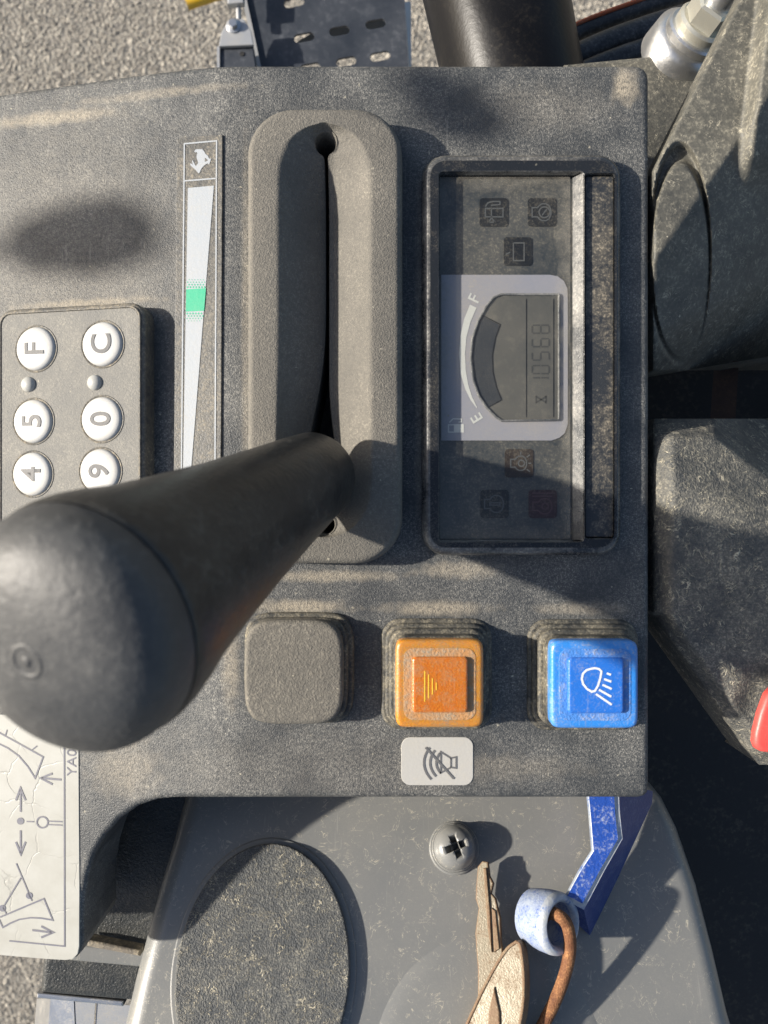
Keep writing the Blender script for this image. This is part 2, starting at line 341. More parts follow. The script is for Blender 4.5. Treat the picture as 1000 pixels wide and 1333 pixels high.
def slab(fr, outs, z0, z1, bevel=0.0, seg=4, bm=None, bevel_mat=0, bottom=True, wall_mat=None, hole_bevel=1.0):
    """prism over an outline (first) with holes (rest), rounded at its top edge"""
    if not isinstance(outs[0][0], (list, tuple)): outs = [outs]
    bm = bm or bmesh.new()
    tops, bots = [], []
    for k, L in enumerate(outs):
        L = ccw(L); sg = 1 if k == 0 else -1
        lev = [(0.0, z0)]
        if bevel:
            for i in range(seg+1):
                a = R(90*i/seg); lev.append((bevel*(1-math.cos(a)), z1-bevel+bevel*math.sin(a)))
        else: lev.append((0.0, z1))
        rings = []
        for d, z in lev:
            Q = inset(L, d*sg*(1 if k == 0 else hole_bevel)) if d else L
            rings.append([bm.verts.new(fr.to(x, y, z)) for x, y in Q])
        n = len(L)
        for j, (a, b) in enumerate(zip(rings, rings[1:])):
            for i in range(n):
                f = bm.faces.new((a[i], a[(i+1) % n], b[(i+1) % n], b[i]))
                f.material_index = bevel_mat if j > 0 else (wall_mat if wall_mat is not None else 0)
        tops.append(rings[-1]); bots.append(rings[0])
    def cap(rs):
        if len(rs) == 1: bm.faces.new(rs[0]); return
        es = []
        for r_ in rs:
            for i in range(len(r_)):
                e = bm.edges.get((r_[i], r_[(i+1) % len(r_)])); es.append(e)
        bmesh.ops.triangle_fill(bm, use_beauty=True, use_dissolve=False, edges=es)
    cap(tops)
    if bottom: cap(bots)
    return bm
def sheet(fr, L, h, bm=None):
    bm = bm or bmesh.new(); bm.faces.new([bm.verts.new(fr.to(x, y, h)) for x, y in ccw(L)]); return bm
def stroke(fr, L, w, h, bm=None, closed=False, t=.35):
    """a printed line: a very thin raised ribbon along L"""
    bm = bm or bmesh.new(); n = len(L); rows = []
    for i in range(n):
        b = Vector(L[i]); a = Vector(L[i-1]) if (i or closed) else None; c = Vector(L[(i+1) % n]) if (i < n-1 or closed) else None
        d1 = (b-a).normalized() if a is not None else None; d2 = (c-b).normalized() if c is not None else None
        d1 = d1 or d2; d2 = d2 or d1
        n1 = Vector((-d1.y, d1.x)); n2 = Vector((-d2.y, d2.x)); m = n1+n2
        m = n1 if m.length < 1e-5 else m.normalized(); k = max(.45, m.dot(n1)); m = m*(w/2/k)
        rows.append([bm.verts.new(fr.to(*(b+m), h)), bm.verts.new(fr.to(*(b-m), h))])
    for i in range(n if closed else n-1):
        a, b = rows[i], rows[(i+1) % n]; bm.faces.new((a[0], a[1], b[1], b[0]))
    return bm
def arc(cx, cy, r, a0, a1, n=16): return [(cx+r*math.cos(R(a0+(a1-a0)*i/n)), cy+r*math.sin(R(a0+(a1-a0)*i/n))) for i in range(n+1)]
def basis(ax):
    ax = Vector(ax).normalized(); t = Vector((0, 0, 1)) if abs(ax.z) < .9 else Vector((1, 0, 0))
    x = ax.cross(t).normalized(); return x, ax.cross(x).normalized(), ax
def lathe(prof, base, axis, n=48, bm=None, closed=False):
    bm = bm or bmesh.new(); x, y, a = basis(axis); base = Vector(base); rings = []
    for s_, r_ in prof:
        if r_ < 1e-6: rings.append([bm.verts.new(base+a*s_)])
        else: rings.append([bm.verts.new(base+a*s_+(x*math.cos(2*math.pi*i/n)+y*math.sin(2*math.pi*i/n))*r_) for i in range(n)])
    prs = list(zip(rings, rings[1:]))
    if closed: prs.append((rings[-1], rings[0]))
    for A, B in prs:
        for i in range(n):
            j = (i+1) % n
            if len(A) == 1 and len(B) == 1: break
            if len(A) == 1: bm.faces.new((A[0], B[j], B[i]))
            elif len(B) == 1: bm.faces.new((A[i], A[j], B[0]))
            else: bm.faces.new((A[i], A[j], B[j], B[i]))
    return bm
def spline(pts, n=12):
    pts = [Vector(p) for p in pts]; out = []
    q = [pts[0]*2-pts[1]]+pts+[pts[-1]*2-pts[-2]]
    for i in range(1, len(q)-2):
        for k in range(n):
            t = k/n
            out.append(.5*((2*q[i])+(-q[i-1]+q[i+1])*t+(2*q[i-1]-5*q[i]+4*q[i+1]-q[i+2])*t*t+(-q[i-1]+3*q[i]-3*q[i+1]+q[i+2])*t**3))
    out.append(pts[-1]); return out
def tube(pts, rad, n=16, bm=None, cap=True):
    bm = bm or bmesh.new(); N = len(pts); rings = []
    t0 = (pts[1]-pts[0]).normalized(); x, y, _ = basis(t0)
    for i, p in enumerate(pts):
        t = (pts[min(i+1, N-1)]-pts[max(i-1, 0)]).normalized()
        x = (x-t*x.dot(t)).normalized(); y = t.cross(x)
        r_ = rad[i] if hasattr(rad, '__len__') else rad
        rings.append([bm.verts.new(p+(x*math.cos(2*math.pi*k/n)+y*math.sin(2*math.pi*k/n))*r_) for k in range(n)])
    for A, B in zip(rings, rings[1:]):
        for i in range(n): bm.faces.new((A[i], A[(i+1) % n], B[(i+1) % n], B[i]))
    if cap: bm.faces.new(rings[0][::-1]); bm.faces.new(rings[-1])
    return bm
def solid(tops, bots, bm=None):
    """closed prism between two polygons of equal count given as 3D points"""
    bm = bm or bmesh.new(); A = [bm.verts.new(p) for p in tops]; B = [bm.verts.new(p) for p in bots]; n = len(A)
    bm.faces.new(A); bm.faces.new(B[::-1])
    for i in range(n): bm.faces.new((A[i], B[i], B[(i+1) % n], A[(i+1) % n]))
    return bm
def lettering(name, txt, fr, u, v, size, h, mat, parent, rot=90, bold=0.0, sx=1.0):
    """text laid on a frame, centred on the spot seen at (u, v)"""
    cu = bpy.data.curves.new(name, 'FONT'); cu.body = txt; cu.size = size; cu.align_x = 'CENTER'; cu.align_y = 'CENTER'; cu.resolution_u = 6; cu.offset = bold
    to = bpy.data.objects.new(name, cu); COL.objects.link(to)
    me = bpy.data.meshes.new_from_object(to.evaluated_get(bpy.context.evaluated_depsgraph_get()))
    bpy.data.objects.remove(to); bpy.data.curves.remove(cu)
    bm = bmesh.new(); bm.from_mesh(me); bpy.data.meshes.remove(me)
    xs = [w.co.x for w in bm.verts]; ys = [w.co.y for w in bm.verts]
    cx, cy = (min(xs)+max(xs))/2, (min(ys)+max(ys))/2
    c, s_ = math.cos(R(rot)), math.sin(R(rot)); x0, y0 = fr.pt(u, v, h)
    for w in bm.verts:
        x, y = (w.co.x-cx)*sx, w.co.y-cy
        w.co = fr.to(x0+x*c-y*s_, y0+x*s_+y*c, h)
    return mesh(name, bm, mat, parent, recalc=False)

# ------------------------------------------------------------------ ground
GZ = -4500.0
GF = flat(GZ)
bm = sheet(flat(GZ), [(-150000, -150000), (150000, -150000), (150000, 150000), (-150000, 150000)], 0)
tag(mesh('ground', bm, 'ground', recalc=False), None, kind='structure')
def stones():
    t = (1+5**.5)/2
    V = np.array([(-1, t, 0), (1, t, 0), (-1, -t, 0), (1, -t, 0), (0, -1, t), (0, 1, t), (0, -1, -t), (0, 1, -t), (t, 0, -1), (t, 0, 1), (-t, 0, -1), (-t, 0, 1)])/1.9
    F = np.array([(0, 11, 5), (0, 5, 1), (0, 1, 7), (0, 7, 10), (0, 10, 11), (1, 5, 9), (5, 11, 4), (11, 10, 2), (10, 7, 6), (7, 1, 8), (3, 9, 4), (3, 4, 2), (3, 2, 6), (3, 6, 8), (3, 8, 9), (4, 9, 5), (2, 4, 11), (6, 2, 10), (8, 6, 7), (9, 8, 1)])
    cs = []
    step = 3.6*5.5
    for (u0, v0, u1, v1) in ((-90, -70, 880, 150), (-130, 1190, 130, 1450)):
        x0, x1 = (u0-500)*5.5, (u1-500)*5.5; y1, y0 = (666.5-v0)*5.5, (666.5-v1)*5.5
        gx, gy = np.meshgrid(np.arange(x0, x1, step), np.arange(y0, y1, step))
        q = np.stack([gx.ravel(), gy.ravel()], 1); q += rng.uniform(-.55, .55, q.shape)*step; cs.append(q)
    c = np.concatenate(cs); n = len(c)
    a = rng.uniform(0, 6.28, n); sc = rng.uniform(.30, .72, n)*step; el = rng.uniform(.6, 1.0, n); hz = rng.uniform(.35, .75, n)
    jit = rng.uniform(.72, 1.25, (n, 12, 1))
    p = V[None]*jit
    x = p[..., 0]*sc[:, None]; y = p[..., 1]*(sc*el)[:, None]; z = p[..., 2]*(sc*hz)[:, None]
    tx = rng.uniform(-.4, .4, n)[:, None]; z = z+tx*x
    X = x*np.cos(a)[:, None]-y*np.sin(a)[:, None]+c[:, :1]; Y = x*np.sin(a)[:, None]+y*np.cos(a)[:, None]+c[:, 1:]
    Z = z+GZ+rng.uniform(-2, 4, n)[:, None]
    verts = np.stack([X, Y, Z], -1).reshape(-1, 3)*S
    faces = (F[None]+(np.arange(n)*12)[:, None, None]).reshape(-1, 3)
    me = bpy.data.meshes.new('asphalt_stones'); me.from_pydata(verts.tolist(), [], faces.tolist()); me.materials.append(M['stone'])
    o = bpy.data.objects.new('asphalt_stones', me); COL.objects.link(o)
    tag(o, 'worn light grey stones in the sunlit asphalt far below', 'asphalt', kind='stuff')
stones()

# ------------------------------------------------------------------ control console (sloping left wing, main panel)
con = thing('control_console', 'dusty dark grey plastic control console with a sloping left wing', 'console', (0, 0, -140))
out = []
out += PANEL.pts([(846, 1026), (846, 102), (845, 95), (841, 88), (834, 84), (826, 83), (300, 83)])
out += LEFT.pts([(280, 83.6), (220, 90), (150, 99), (0, 121), (-260, 160)])
out += LEFT.pts([(-260, 1228), (0, 1246), (70, 1253), (88, 1253), (98, 1249), (105, 1241), (108, 1230), (107, 1200), (109, 1170), (114, 1140), (123, 1113), (137, 1088), (156, 1067), (180, 1050), (205, 1042), (228, 1040), (255, 1040)])
out += PANEL.pts([(300, 1040), (832, 1040), (840, 1038), (845, 1033)])
hole = irr(PANEL, 396, 160, 454, 706, 20)
bm = slab(PANEL, [out, hole], -130, 0, bevel=9, seg=6)
g = bm.verts[:]+bm.edges[:]+bm.faces[:]
bmesh.ops.bisect_plane(bm, geom=g, plane_co=(CREASE, 0, 0), plane_no=(1, 0, 0), dist=1e-4)
for k in range(1, 4):       # a soft bend rather than a knife crease
    for d in (-k*9, k*9):
        g = bm.verts[:]+bm.edges[:]+bm.faces[:]
        bmesh.ops.bisect_plane(bm, geom=g, plane_co=(CREASE+d, 0, 0), plane_no=(1, 0, 0), dist=1e-4)
def bend(p):
    x = p.x-CREASE; w = 27.0
    if x >= w: return p
    drop = math.tan(TH)*(-x) if x <= -w else math.tan(TH)*(w-x)**2/(4*w)
    return Vector((CREASE+(x*math.cos(TH) if x < 0 else x), p.y, p.z-drop*math.cos(TH)))
for v in bm.verts: v.co = bend(v.co)
mesh('console_housing', bm, 'panel', con)
# caked dust in the upper right corner and along the top edge
def dust_patch(fr, L, h, parent, name='dust_patch'):
    return mesh(name, sheet(fr, fr.pts(L), h), 'dustline', parent, recalc=False)

# slotted rubber guide for the lever (raised, with a V-shaped trough)
def soft0(x, w): return 0.0 if x <= -w else x if x >= w else (x+w)**2/(4*w)
def slot_boot():
    cu, top, bot = -74.5, 470.0, -16.0           # medial line of the slot, internal units (u=425, v=190..682)
    fine = [0, 2, 4, 7, 10, 13, 16, 20, 26, 36, 60]
    L = bot-top
    ys = [top-d for d in fine]; mid = np.linspace(top-90, bot+90, 26).tolist(); ys = ys+mid+[bot+d for d in fine[::-1]]
    samples = []                                 # (medial y, direction)
    for y in ys: samples.append((y, (-1.0, 0.0)))            # left side going down
    for i in range(1, 24): a = R(180+180*i/24); samples.append((bot, (math.cos(a), math.sin(a))))
    for y in ys[::-1]: samples.append((y, (1.0, 0.0)))
    for i in range(1, 24): a = R(180*i/24); samples.append((top, (math.cos(a), math.sin(a))))
    def slot_r(y, d):
        e = top-y if d[1] >= 0 else y-bot
        dt, db = abs(top-y), abs(y-bot)
        if abs(d[1]) > 1e-6: return 13.5 if d[1] > 0 else 12.0
        r_ = 2.2
        if dt < 13.5: r_ = max(r_, math.sqrt(13.5**2-dt**2))
        if db < 12: r_ = max(r_, math.sqrt(12**2-db**2))
        if d[0] < 0:                             # the slit is forced open next to the lever
            k = math.exp(-((y-55)/105.0)**2); r_ = max(r_, 1.5+26*k)
        else:
            k = math.exp(-((y-45)/70.0)**2); r_ = max(r_, 1.8+12*k)
        return r_
    hx, y1, y0, rad = 99.0, 509.0, -67.0, 60.0  # outer rounded rectangle at its foot
    def outer_r(y, d, ins):
        X, T, B, rr = hx-ins, y1-ins, y0+ins, rad-ins
        p = Vector((0, y)); dv = Vector(d); lo, hi = 0, 400
        def inside(q):
            ax = abs(q.x); 
            if ax > X or q.y > T or q.y < B: return False
            cy = None
            if q.y > T-rr: cy = T-rr
            elif q.y < B+rr: cy = B+rr
            if cy is not None and ax > X-rr: return (ax-(X-rr))**2+(q.y-cy)**2 <= rr*rr
            return True
        for _ in range(30):
            m_ = (lo+hi)/2
            if inside(p+dv*m_): lo = m_
            else: hi = m_
        return lo
    H = 40.0
    rings = []
    rings.append([(outer_r(y, d, 0), -4) for y, d in samples])
    rings.append([(outer_r(y, d, 2), H-12) for y, d in samples])
    for i in range(1, 7):
        a = R(90*i/6); rings.append([(outer_r(y, d, 2+9*(1-math.cos(a))), H-12+12*math.sin(a)) for y, d in samples])
    DEP = 50.0
    def trough(y, d):                            # the trough's own outline: a long rounded slot inside the rim
        c = (max(bot+48, min(top-48, y)))-y; dc_ = d[1]*c
        return max(slot_r(y, d)+4.0, dc_+math.sqrt(max(0.0, dc_*dc_-c*c+64.0*64.0)))
    def vz2(q, y, d):                            # the trough runs out towards both ends
        e = min(1.0, max(0.0, min(top-y, y-bot)/90.0)); k = .30+.70*e*(2-e)
        return H-DEP*k*soft0(60-max(12.0, q), 3.5)/48.0
    for q in (66, 63.5, 62, 60.5, 59, 57.5, 56, 48, 38, 30, 22, 16):
        row = []
        for y, d in samples:
            rs = slot_r(y, d); R_ = trough(y, d); r_ = rs+1.6+(R_-rs-1.6)*(q-12)/(66-12.0)
            row.append((r_, vz2(q, y, d)))
        rings.append(row)
    rings.append([(slot_r(y, d)+1.2, vz2(12, y, d)+(2.2 if d[0] > .5 else -.3)) for y, d in samples])
    rings.append([(slot_r(y, d), vz2(12, y, d)-2) for y, d in samples])
    rings.append([(slot_r(y, d), -125) for y, d in samples])
    bm = bmesh.new(); V = []
    for row in rings:
        V.append([bm.verts.new((cu+d[0]*r_, y+d[1]*r_, z)) for (r_, z), (y, d) in zip(row, samples)])
    n = len(samples)
    for A, B in zip(V, V[1:]):
        for i in range(n): bm.faces.new((A[i], A[(i+1) % n], B[(i+1) % n], B[i]))
    bm.faces.new(V[-1])
    return bm
mesh('slotted_lever_guide', slot_boot(), 'boot', con, smooth=32)

# ------------------------------------------------------------------ control lever
lev = thing('control_lever', 'large black rubber grip lever leaning out of the long slot', 'lever', (-79, 50, 0))
T = P(34, 862, 480); B = P(416, 614, 46)
ax = (T-B).normalized(); LEN = (T-B).length
prof = [(0, 0), (0, 36), (2, 45), (6, 50), (14, 53), (60, 57.5), (130, 63), (220, 71), (300, 80), (360, 88), (LEN-100, 94), (LEN-80, 97), (LEN-66, 97.5), (LEN-60, 97), (LEN-58.5, 96)]
bm = lathe(prof, B, ax, 64)
mesh('rubber_grip', bm, 'rubber', lev, smooth=50)
prof = [(LEN-64, 90), (LEN-58.6, 95), (LEN-56.5, 96), (LEN-46, 94.6)]
for i in range(1, 19):
    a = R(90*i/18); prof.append((LEN-46+46*math.sin(a)**1.0, 94.6*max(0.0, math.cos(a))**.66 if i < 18 else 0))
capo = mesh('grip_end_cap', lathe(prof, B, ax, 64), 'cap', lev, smooth=50)
x, y, a_ = basis(ax)
em = lathe([(LEN-.6+1.2*math.sin(R(t)), 11.5+2.6*math.cos(R(t))) for t in range(0, 360, 30)], B, ax, 36, closed=True)
mesh('moulded_ring', em, 'cap', capo, smooth=60)
em = lathe([(LEN-1, 0), (LEN-1, 5), (LEN+.6, 4), (LEN+1.0, 2), (LEN+1.1, 0)][::-1], B, ax, 20)
mesh('moulded_dot', em, 'cap', capo, smooth=60)
foot = Vector((-79, 50, -120))
mesh('lever_shaft', tube([foot, foot*.5+(B+ax*6)*.5, B+ax*8], 15, 20), 'steel', lev, smooth=40)

# two unseen levers, assumed and placed to cast the panel's soft shadows
def shadow_lever(lbl, knob, foot, r, rs, el):
    t = thing('control_lever', lbl, 'lever', foot, None)  # unseen caster, shares the name of the visible lever
    knob = Vector(knob); foot = Vector(foot); d = (knob-foot).normalized()
    pr = [(-r*el, 0), (-r*el*.96, r*.4), (-r*el*.8, r*.66), (-r*.3, r*.94), (r*.3, r), (r*.8, r*.85), (r*1.1, r*.5), (r*1.2, 0)]
    mesh('caster_knob', lathe(pr, knob, d, 32), 'rubber', t, smooth=60)
    mesh('lever_shaft', tube([foot, knob-d*r], rs, 14), 'steel', t, smooth=40)
K = SUN/SUN.z
shadow_lever('unseen black lever assumed left of the panel to cast the round shadow above the keypad', Vector((-392, 372, -40))+K*820, Vector((-3200, 200, -300)), 55, 7, 1.6)
shadow_lever('unseen black lever assumed further left to cast the shadow near the gauge corner', Vector((98, 520, 0))+K*640, Vector((-1330, 2275, -300)), 31, 6, 2.0)

# ------------------------------------------------------------------ gauge cluster
gc = thing('gauge_cluster', 'rectangular instrument display with fuel gauge and six warning icons', 'gauge', (175, 200, 0))
o1 = irr(PANEL, 549, 208, 804, 722, 30)
h1 = irr(PANEL, 571, 231, 755, 704, 4, 3); h2 = irr(PANEL, 758, 233, 797, 700, 4, 3)
bm = slab(PANEL, [o1, h1, h2], -2, 20, bevel=10, seg=6, bevel_mat=1, wall_mat=0, hole_bevel=.12)
mesh('bezel', bm, ['bezel', 'bezeledge'], gc)
mesh('bezel_floor', slab(PANEL, irr(PANEL, 562, 222, 799, 712, 8, 3), -1, 2.5), 'face', gc)
mesh('blank_strip', slab(PANEL, irr(PANEL, 759, 234, 796, 699, 3, 3), 2.6, 14, bevel=1.5), 'strip', gc)
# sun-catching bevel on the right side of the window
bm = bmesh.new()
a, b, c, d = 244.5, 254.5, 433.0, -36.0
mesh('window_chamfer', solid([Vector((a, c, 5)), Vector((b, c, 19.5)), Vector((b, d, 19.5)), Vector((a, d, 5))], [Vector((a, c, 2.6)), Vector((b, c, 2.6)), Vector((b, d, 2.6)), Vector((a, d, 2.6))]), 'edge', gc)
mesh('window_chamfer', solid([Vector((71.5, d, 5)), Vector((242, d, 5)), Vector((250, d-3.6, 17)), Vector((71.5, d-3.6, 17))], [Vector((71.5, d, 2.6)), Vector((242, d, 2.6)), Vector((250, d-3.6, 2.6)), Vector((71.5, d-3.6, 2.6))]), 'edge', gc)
Hf = 2.6
def up(L, h=0): return PANEL.pts(L, h)
gp = up([(574.5, 358), (716, 358)], Hf)+up([(726, 360), (734, 366), (738.5, 376), (739, 390), (739, 552), (735, 564), (728, 570), (718, 573.5), (574.5, 573.5)], Hf)
grey = mesh('grey_gauge_plate', slab(PANEL, gp, Hf, Hf+1.2), 'greyface', gc)
D = [(652, 382), (727, 382), (729, 384), (729, 546), (727, 548), (653, 549), (645, 544), (633, 532), (622, 515), (615, 495), (611.5, 465), (614, 440), (621, 418), (632, 398), (642, 386)]
frame_out = up(D, 5); lcdL = inset(ccw(frame_out), 1.8)
mesh('lcd_rim', slab(PANEL, [frame_out, inset(ccw(frame_out), 2.6)], Hf+1.25, Hf+4.2, bevel=.9, seg=3), 'edge', gc)
lcd = mesh('lcd_screen', slab(PANEL, inset(ccw(frame_out), 2.4), Hf+1.25, Hf+2.0), 'lcd', gc)
hl = Hf+2.25
seg_ = up([(627, 411), (650, 423), (644.5, 440), (641, 462), (642, 485), (646, 504), (652, 520), (637, 529), (630, 522), (624, 512), (619, 499), (616, 483), (614.5, 465), (616, 447), (620, 428)], hl)
mesh('fuel_level_segment', sheet(PANEL, seg_, hl), 'lcddark', lcd, recalc=False)
mesh('segment_outline', stroke(PANEL, up([(627, 410), (651.5, 422.5), (645, 440), (641, 462), (642, 485), (646.5, 504), (653, 520.5), (636, 530)], hl), 1.3, hl+.25), 'lcdline', lcd, recalc=False)
for uu in (685.5, 721):
    mesh('screen_line', stroke(PANEL, up([(uu, 389), (uu, 543)], hl), 1.3, hl), 'lcdline', lcd, recalc=False)
SEG = {'0': 'abcdef', '1': 'bc', '5': 'afgcd', '6': 'afgedc', '8': 'abcdefg'}
def digit(ch, u, v):                 # reads upwards: the top of the digit points left
    x0, y0 = PANEL.pt(u, v, hl); w, h_ = 5.2, 11.0
    bm = bmesh.new(); g_ = .8
    def q(px, py): return (x0-py, y0+px)
    E = {'a': [(-w+g_, h_), (w-g_, h_)], 'b': [(w, h_-g_), (w, g_)], 'c': [(w, -g_), (w, -h_+g_)], 'd': [(-w+g_, -h_), (w-g_, -h_)], 'e': [(-w, -g_), (-w, -h_+g_)], 'f': [(-w, h_-g_), (-w, g_)], 'g': [(-w+g_, 0), (w-g_, 0)]}
    for k in SEG[ch]: stroke(PANEL, [q(*p) for p in E[k]], 2.0, hl, bm)
    mesh('hour_digit', bm, 'lcddigit', lcd, recalc=False)
for ch, v in zip('10568', (497, 481, 463.5, 446, 428.5)): digit(ch, 704, v)
bm = bmesh.new()
for L in ([(698, 515), (698, 525)], [(711, 515), (711, 525)], [(698, 516), (711, 524)], [(698, 524), (711, 516)]): stroke(PANEL, up(L, hl), 1.8, hl, bm)
mesh('hourglass_symbol', bm, 'lcddigit', lcd, recalc=False)
# fuel scale on the grey plate
hg = Hf+1.5
o_ = [(612, 396.5), (604.5, 415), (599.5, 437), (597.6, 460), (600, 487), (606, 507), (613, 521), (621, 531.5)]
i_ = [(621, 529.5), (614.5, 516), (609.5, 500), (606.5, 482), (605.5, 460), (607.5, 438), (613, 418), (620.5, 400.5)]
mesh('fuel_scale', sheet(PANEL, up(o_+i_, hg), hg), 'printlight', grey, recalc=False)
lettering('letter_f', 'F', PANEL, 617.5, 388, 21, hg, 'printlight', grey, rot=64, bold=.25)
lettering('letter_e', 'E', PANEL, 620.5, 544, 21, hg, 'printlight', grey, rot=122, bold=.25)
bm = bmesh.new()
sheet(PANEL, up([(591, 552), (604, 552), (604, 563), (591, 563)], hg), hg, bm)
stroke(PANEL, up([(591, 553), (584, 553), (584, 562.5), (591, 562.5)], hg), 1.5, hg, bm)
stroke(PANEL, up([(585, 550), (590, 545), (601, 545.5), (601, 549), (597, 549.5)], hg), 1.5, hg, bm)
mesh('fuel_pump_symbol', bm, 'printlight', grey, recalc=False)
def icon(u, v, tile, line, strokes, name):
    a = mesh('warning_icon_tile', slab(PANEL, irr(PANEL, u-18.5, v-18.5, u+18.5, v+18.5, 4.5, 4), Hf, Hf+.8), tile, gc)
    bm = bmesh.new()
    for L, cl in strokes: stroke(PANEL, PANEL.pts([(u+p[0], v+p[1]) for p in L], hg), 1.7, Hf+1.1, bm, closed=cl)
    mesh(name, bm, line, a, recalc=False)
def circ(cx, cy, r, n=22): return [(cx+r*math.cos(2*math.pi*i/n), cy+r*math.sin(2*math.pi*i/n)) for i in range(n)]
eng = [(-13, -6), (-6, -6), (-3.5, -9), (0, -11), (5, -11), (9, -8.5), (11.5, -3), (11.5, 3), (9, 8.5), (5, 11), (0, 11), (-3.5, 9), (-6, 6), (-13, 6)]
icon(643, 276, 'iconbox', 'iconline', [([(-11, -5), (12, -5), (12, 6), (-11, 6)], True), ([(-3, -5), (-3, 6)], False), ([(-11, -7), (-8, -12), (-2, -14), (8, -14), (8, -10), (-4, -9)], False), ([(-7, 14), (-3, 7), (2, 14)], False), ([(-8, 13), (3, 13)], False)], 'battery_charge_symbol')
icon(706, 276, 'iconbox', 'iconline', [(eng, True), (circ(3, 0, 7), True), ([(0, 4), (6, -4)], False)], 'engine_symbol')
icon(674.5, 327, 'iconbox', 'iconline', [([(-6, -11), (8, -11), (8, 12), (-6, 12), (-6, 6)], False), ([(-6, 6), (-6, -11)], False), ([(-16, 4), (-10, 1)], False)], 'filter_symbol')
icon(676, 603, 'iconbrown', 'iconline', [([(p[0]*.85, p[1]*.85) for p in eng], True), (circ(3, 0, 4), True), ([(2, -11), (2, -15)], False), ([(10, -8), (14, -11)], False), ([(12, 0), (16, 0)], False), ([(10, 8), (14, 11)], False)], 'engine_check_symbol')
icon(644, 656, 'iconbox', 'iconline', [(eng, True), ([(-6, -1.5), (7, -1.5), (7, 1.5), (-6, 1.5)], True)], 'engine_oil_symbol')
icon(707, 656, 'iconred', 'iconlinered', [([(p[0], p[1]*.9+3) for p in eng], True), ([(-14, -14), (12, -14)], False), ([(-14, -10), (12, -10)], False), (circ(3, 3, 4), True)], 'water_temperature_symbol')
mesh('clear_lens', sheet(PANEL, irr(PANEL, 572, 232.5, 741, 701, 2, 2), 7.5), 'lens', gc, recalc=False)

# ------------------------------------------------------------------ speed decal with the wedge
dc = thing('speed_decal', 'narrow black decal with running rabbit over white wedge and green band', 'decal', LEFT.to(-240, 250))
def lp(L, h=0): return LEFT.pts(L, h)
dpl = mesh('decal_backing', slab(LEFT, lp([(231, 179), (290, 175.5), (287.5, 700), (226, 702)]), -1, 1.3, bevel=.6, seg=2, bevel_mat=1), ['decal', 'edge'], dc)
hd = 1.9
mesh('white_border', stroke(LEFT, lp([(240, 187), (282, 183.2), (279.5, 690), (235.5, 692)], hd), 1.9, hd, closed=True), 'decalwhite', dc, recalc=False)
mesh('white_border', stroke(LEFT, lp([(240, 235.4), (281.7, 232)], hd), 1.9, hd), 'decalwhite', dc, recalc=False)
rab = [(253.0, 196.6), (255.0, 194.2), (259.4, 194.0), (263.4, 194.2), (265.8, 197.0), (267.4, 200.2), (270.6, 202.6), (272.2, 206.2), (274.8, 206.4), (274.0, 209.8), (272.2, 214.0), (270.2, 212.6), (266.6, 214.6), (263.4, 217.8), (261.8, 220.2), (260.0, 224.6), (258.2, 225.4), (255.4, 221.8), (253.0, 219.4), (249.0, 216.2), (247.2, 213.0), (249.0, 212.8), (251.2, 214.4), (250.0, 209.8), (250.8, 208.2), (252.7, 212.2), (254.9, 216.2), (257.4, 213.0), (258.0, 211.0), (256.6, 207.4), (255.8, 203.4), (257.0, 199.4), (255.8, 197.6), (253.8, 198.4)]
mesh('rabbit_symbol', sheet(LEFT, lp(rab, hd), hd), 'decalwhite', dc, recalc=False)
wl = lambda v: 244.6-(v-244)*.0165
wr = lambda v: 278.5-(v-241)*.078
mesh('rabbit_gap', sheet(LEFT, lp([(266.8, 205.2), (270.4, 208.4), (266.6, 210.4)], hd+.3), hd+.3), 'decal', dc, recalc=False)
mesh('white_wedge', sheet(LEFT, lp([(wl(244), 244.5), (wr(241), 241.5), (wr(690), 678), (wl(690), 680)], hd), hd), 'decalwhite', dc, recalc=False)
mesh('green_band', sheet(LEFT, lp([(wl(376), 376.5), (wr(374), 375), (wr(405), 404.5), (wl(405), 405.5)], hd+.3), hd+.3), 'decalgreen', dc, recalc=False)
bm = bmesh.new()
for j, vv in enumerate((373.6, 370.4, 367.2, 364, 408, 411.2, 414.4, 417.6)):
    r_ = (1.5, 1.25, 1.0, .7)[j % 4]
    for i in range(9):
        uu = wl(vv)+1.6+i*3.7+(1.85 if j % 2 else 0)
        if uu > wr(vv)-1.2: continue
        x0, y0 = LEFT.pt(uu, vv, hd+.3); sheet(LEFT, [(x0-r_, y0), (x0, y0-r_), (x0+r_, y0), (x0, y0+r_)], hd+.3, bm)
tag(mesh('green_halftone_dots', bm, 'decalgreen', dc, recalc=False), None, kind='stuff')

# ------------------------------------------------------------------ keypad
kp = thing('keypad', 'dusty grey security keypad with round white keys left of the decal', 'keypad', LEFT.to(-420, 40))
HK = 26.0
a = LEFT.pt(-4, 394, HK); b = LEFT.pt(188, 388, HK); c = LEFT.pt(60, 885, HK)
ko = rrect(a[0], c[1], b[0], b[1]-4, 22)
mesh('keypad_body', slab(LEFT, ko, -2, HK, bevel=5, seg=5), 'keyrim', kp)
ki = inset(ccw(ko), 7.5)
mesh('keypad_face', slab(LEFT, ki, HK-2, HK+.8, bevel=.6, seg=2), 'keypad', kp)
mesh('keypad_rim', slab(LEFT, [inset(ccw(ko), 4.4), inset(ccw(ko), 7.4)], HK-3, HK+2.2, bevel=1.2, seg=3), 'keyrim', kp)
rows = [(44, 453, 131, 447, 'F', 'C'), (40.5, 548, 130, 545, '5', '0'), (39.5, 617, 128, 613, '4', '9'), (38.5, 693, 126.5, 689, '3', '8'), (37.5, 755, 125, 751, '2', '7'), (36.5, 824, 123.5, 820, '1', '6')]
nz = LEFT.M.to_3x3() @ Vector((0, 0, 1))
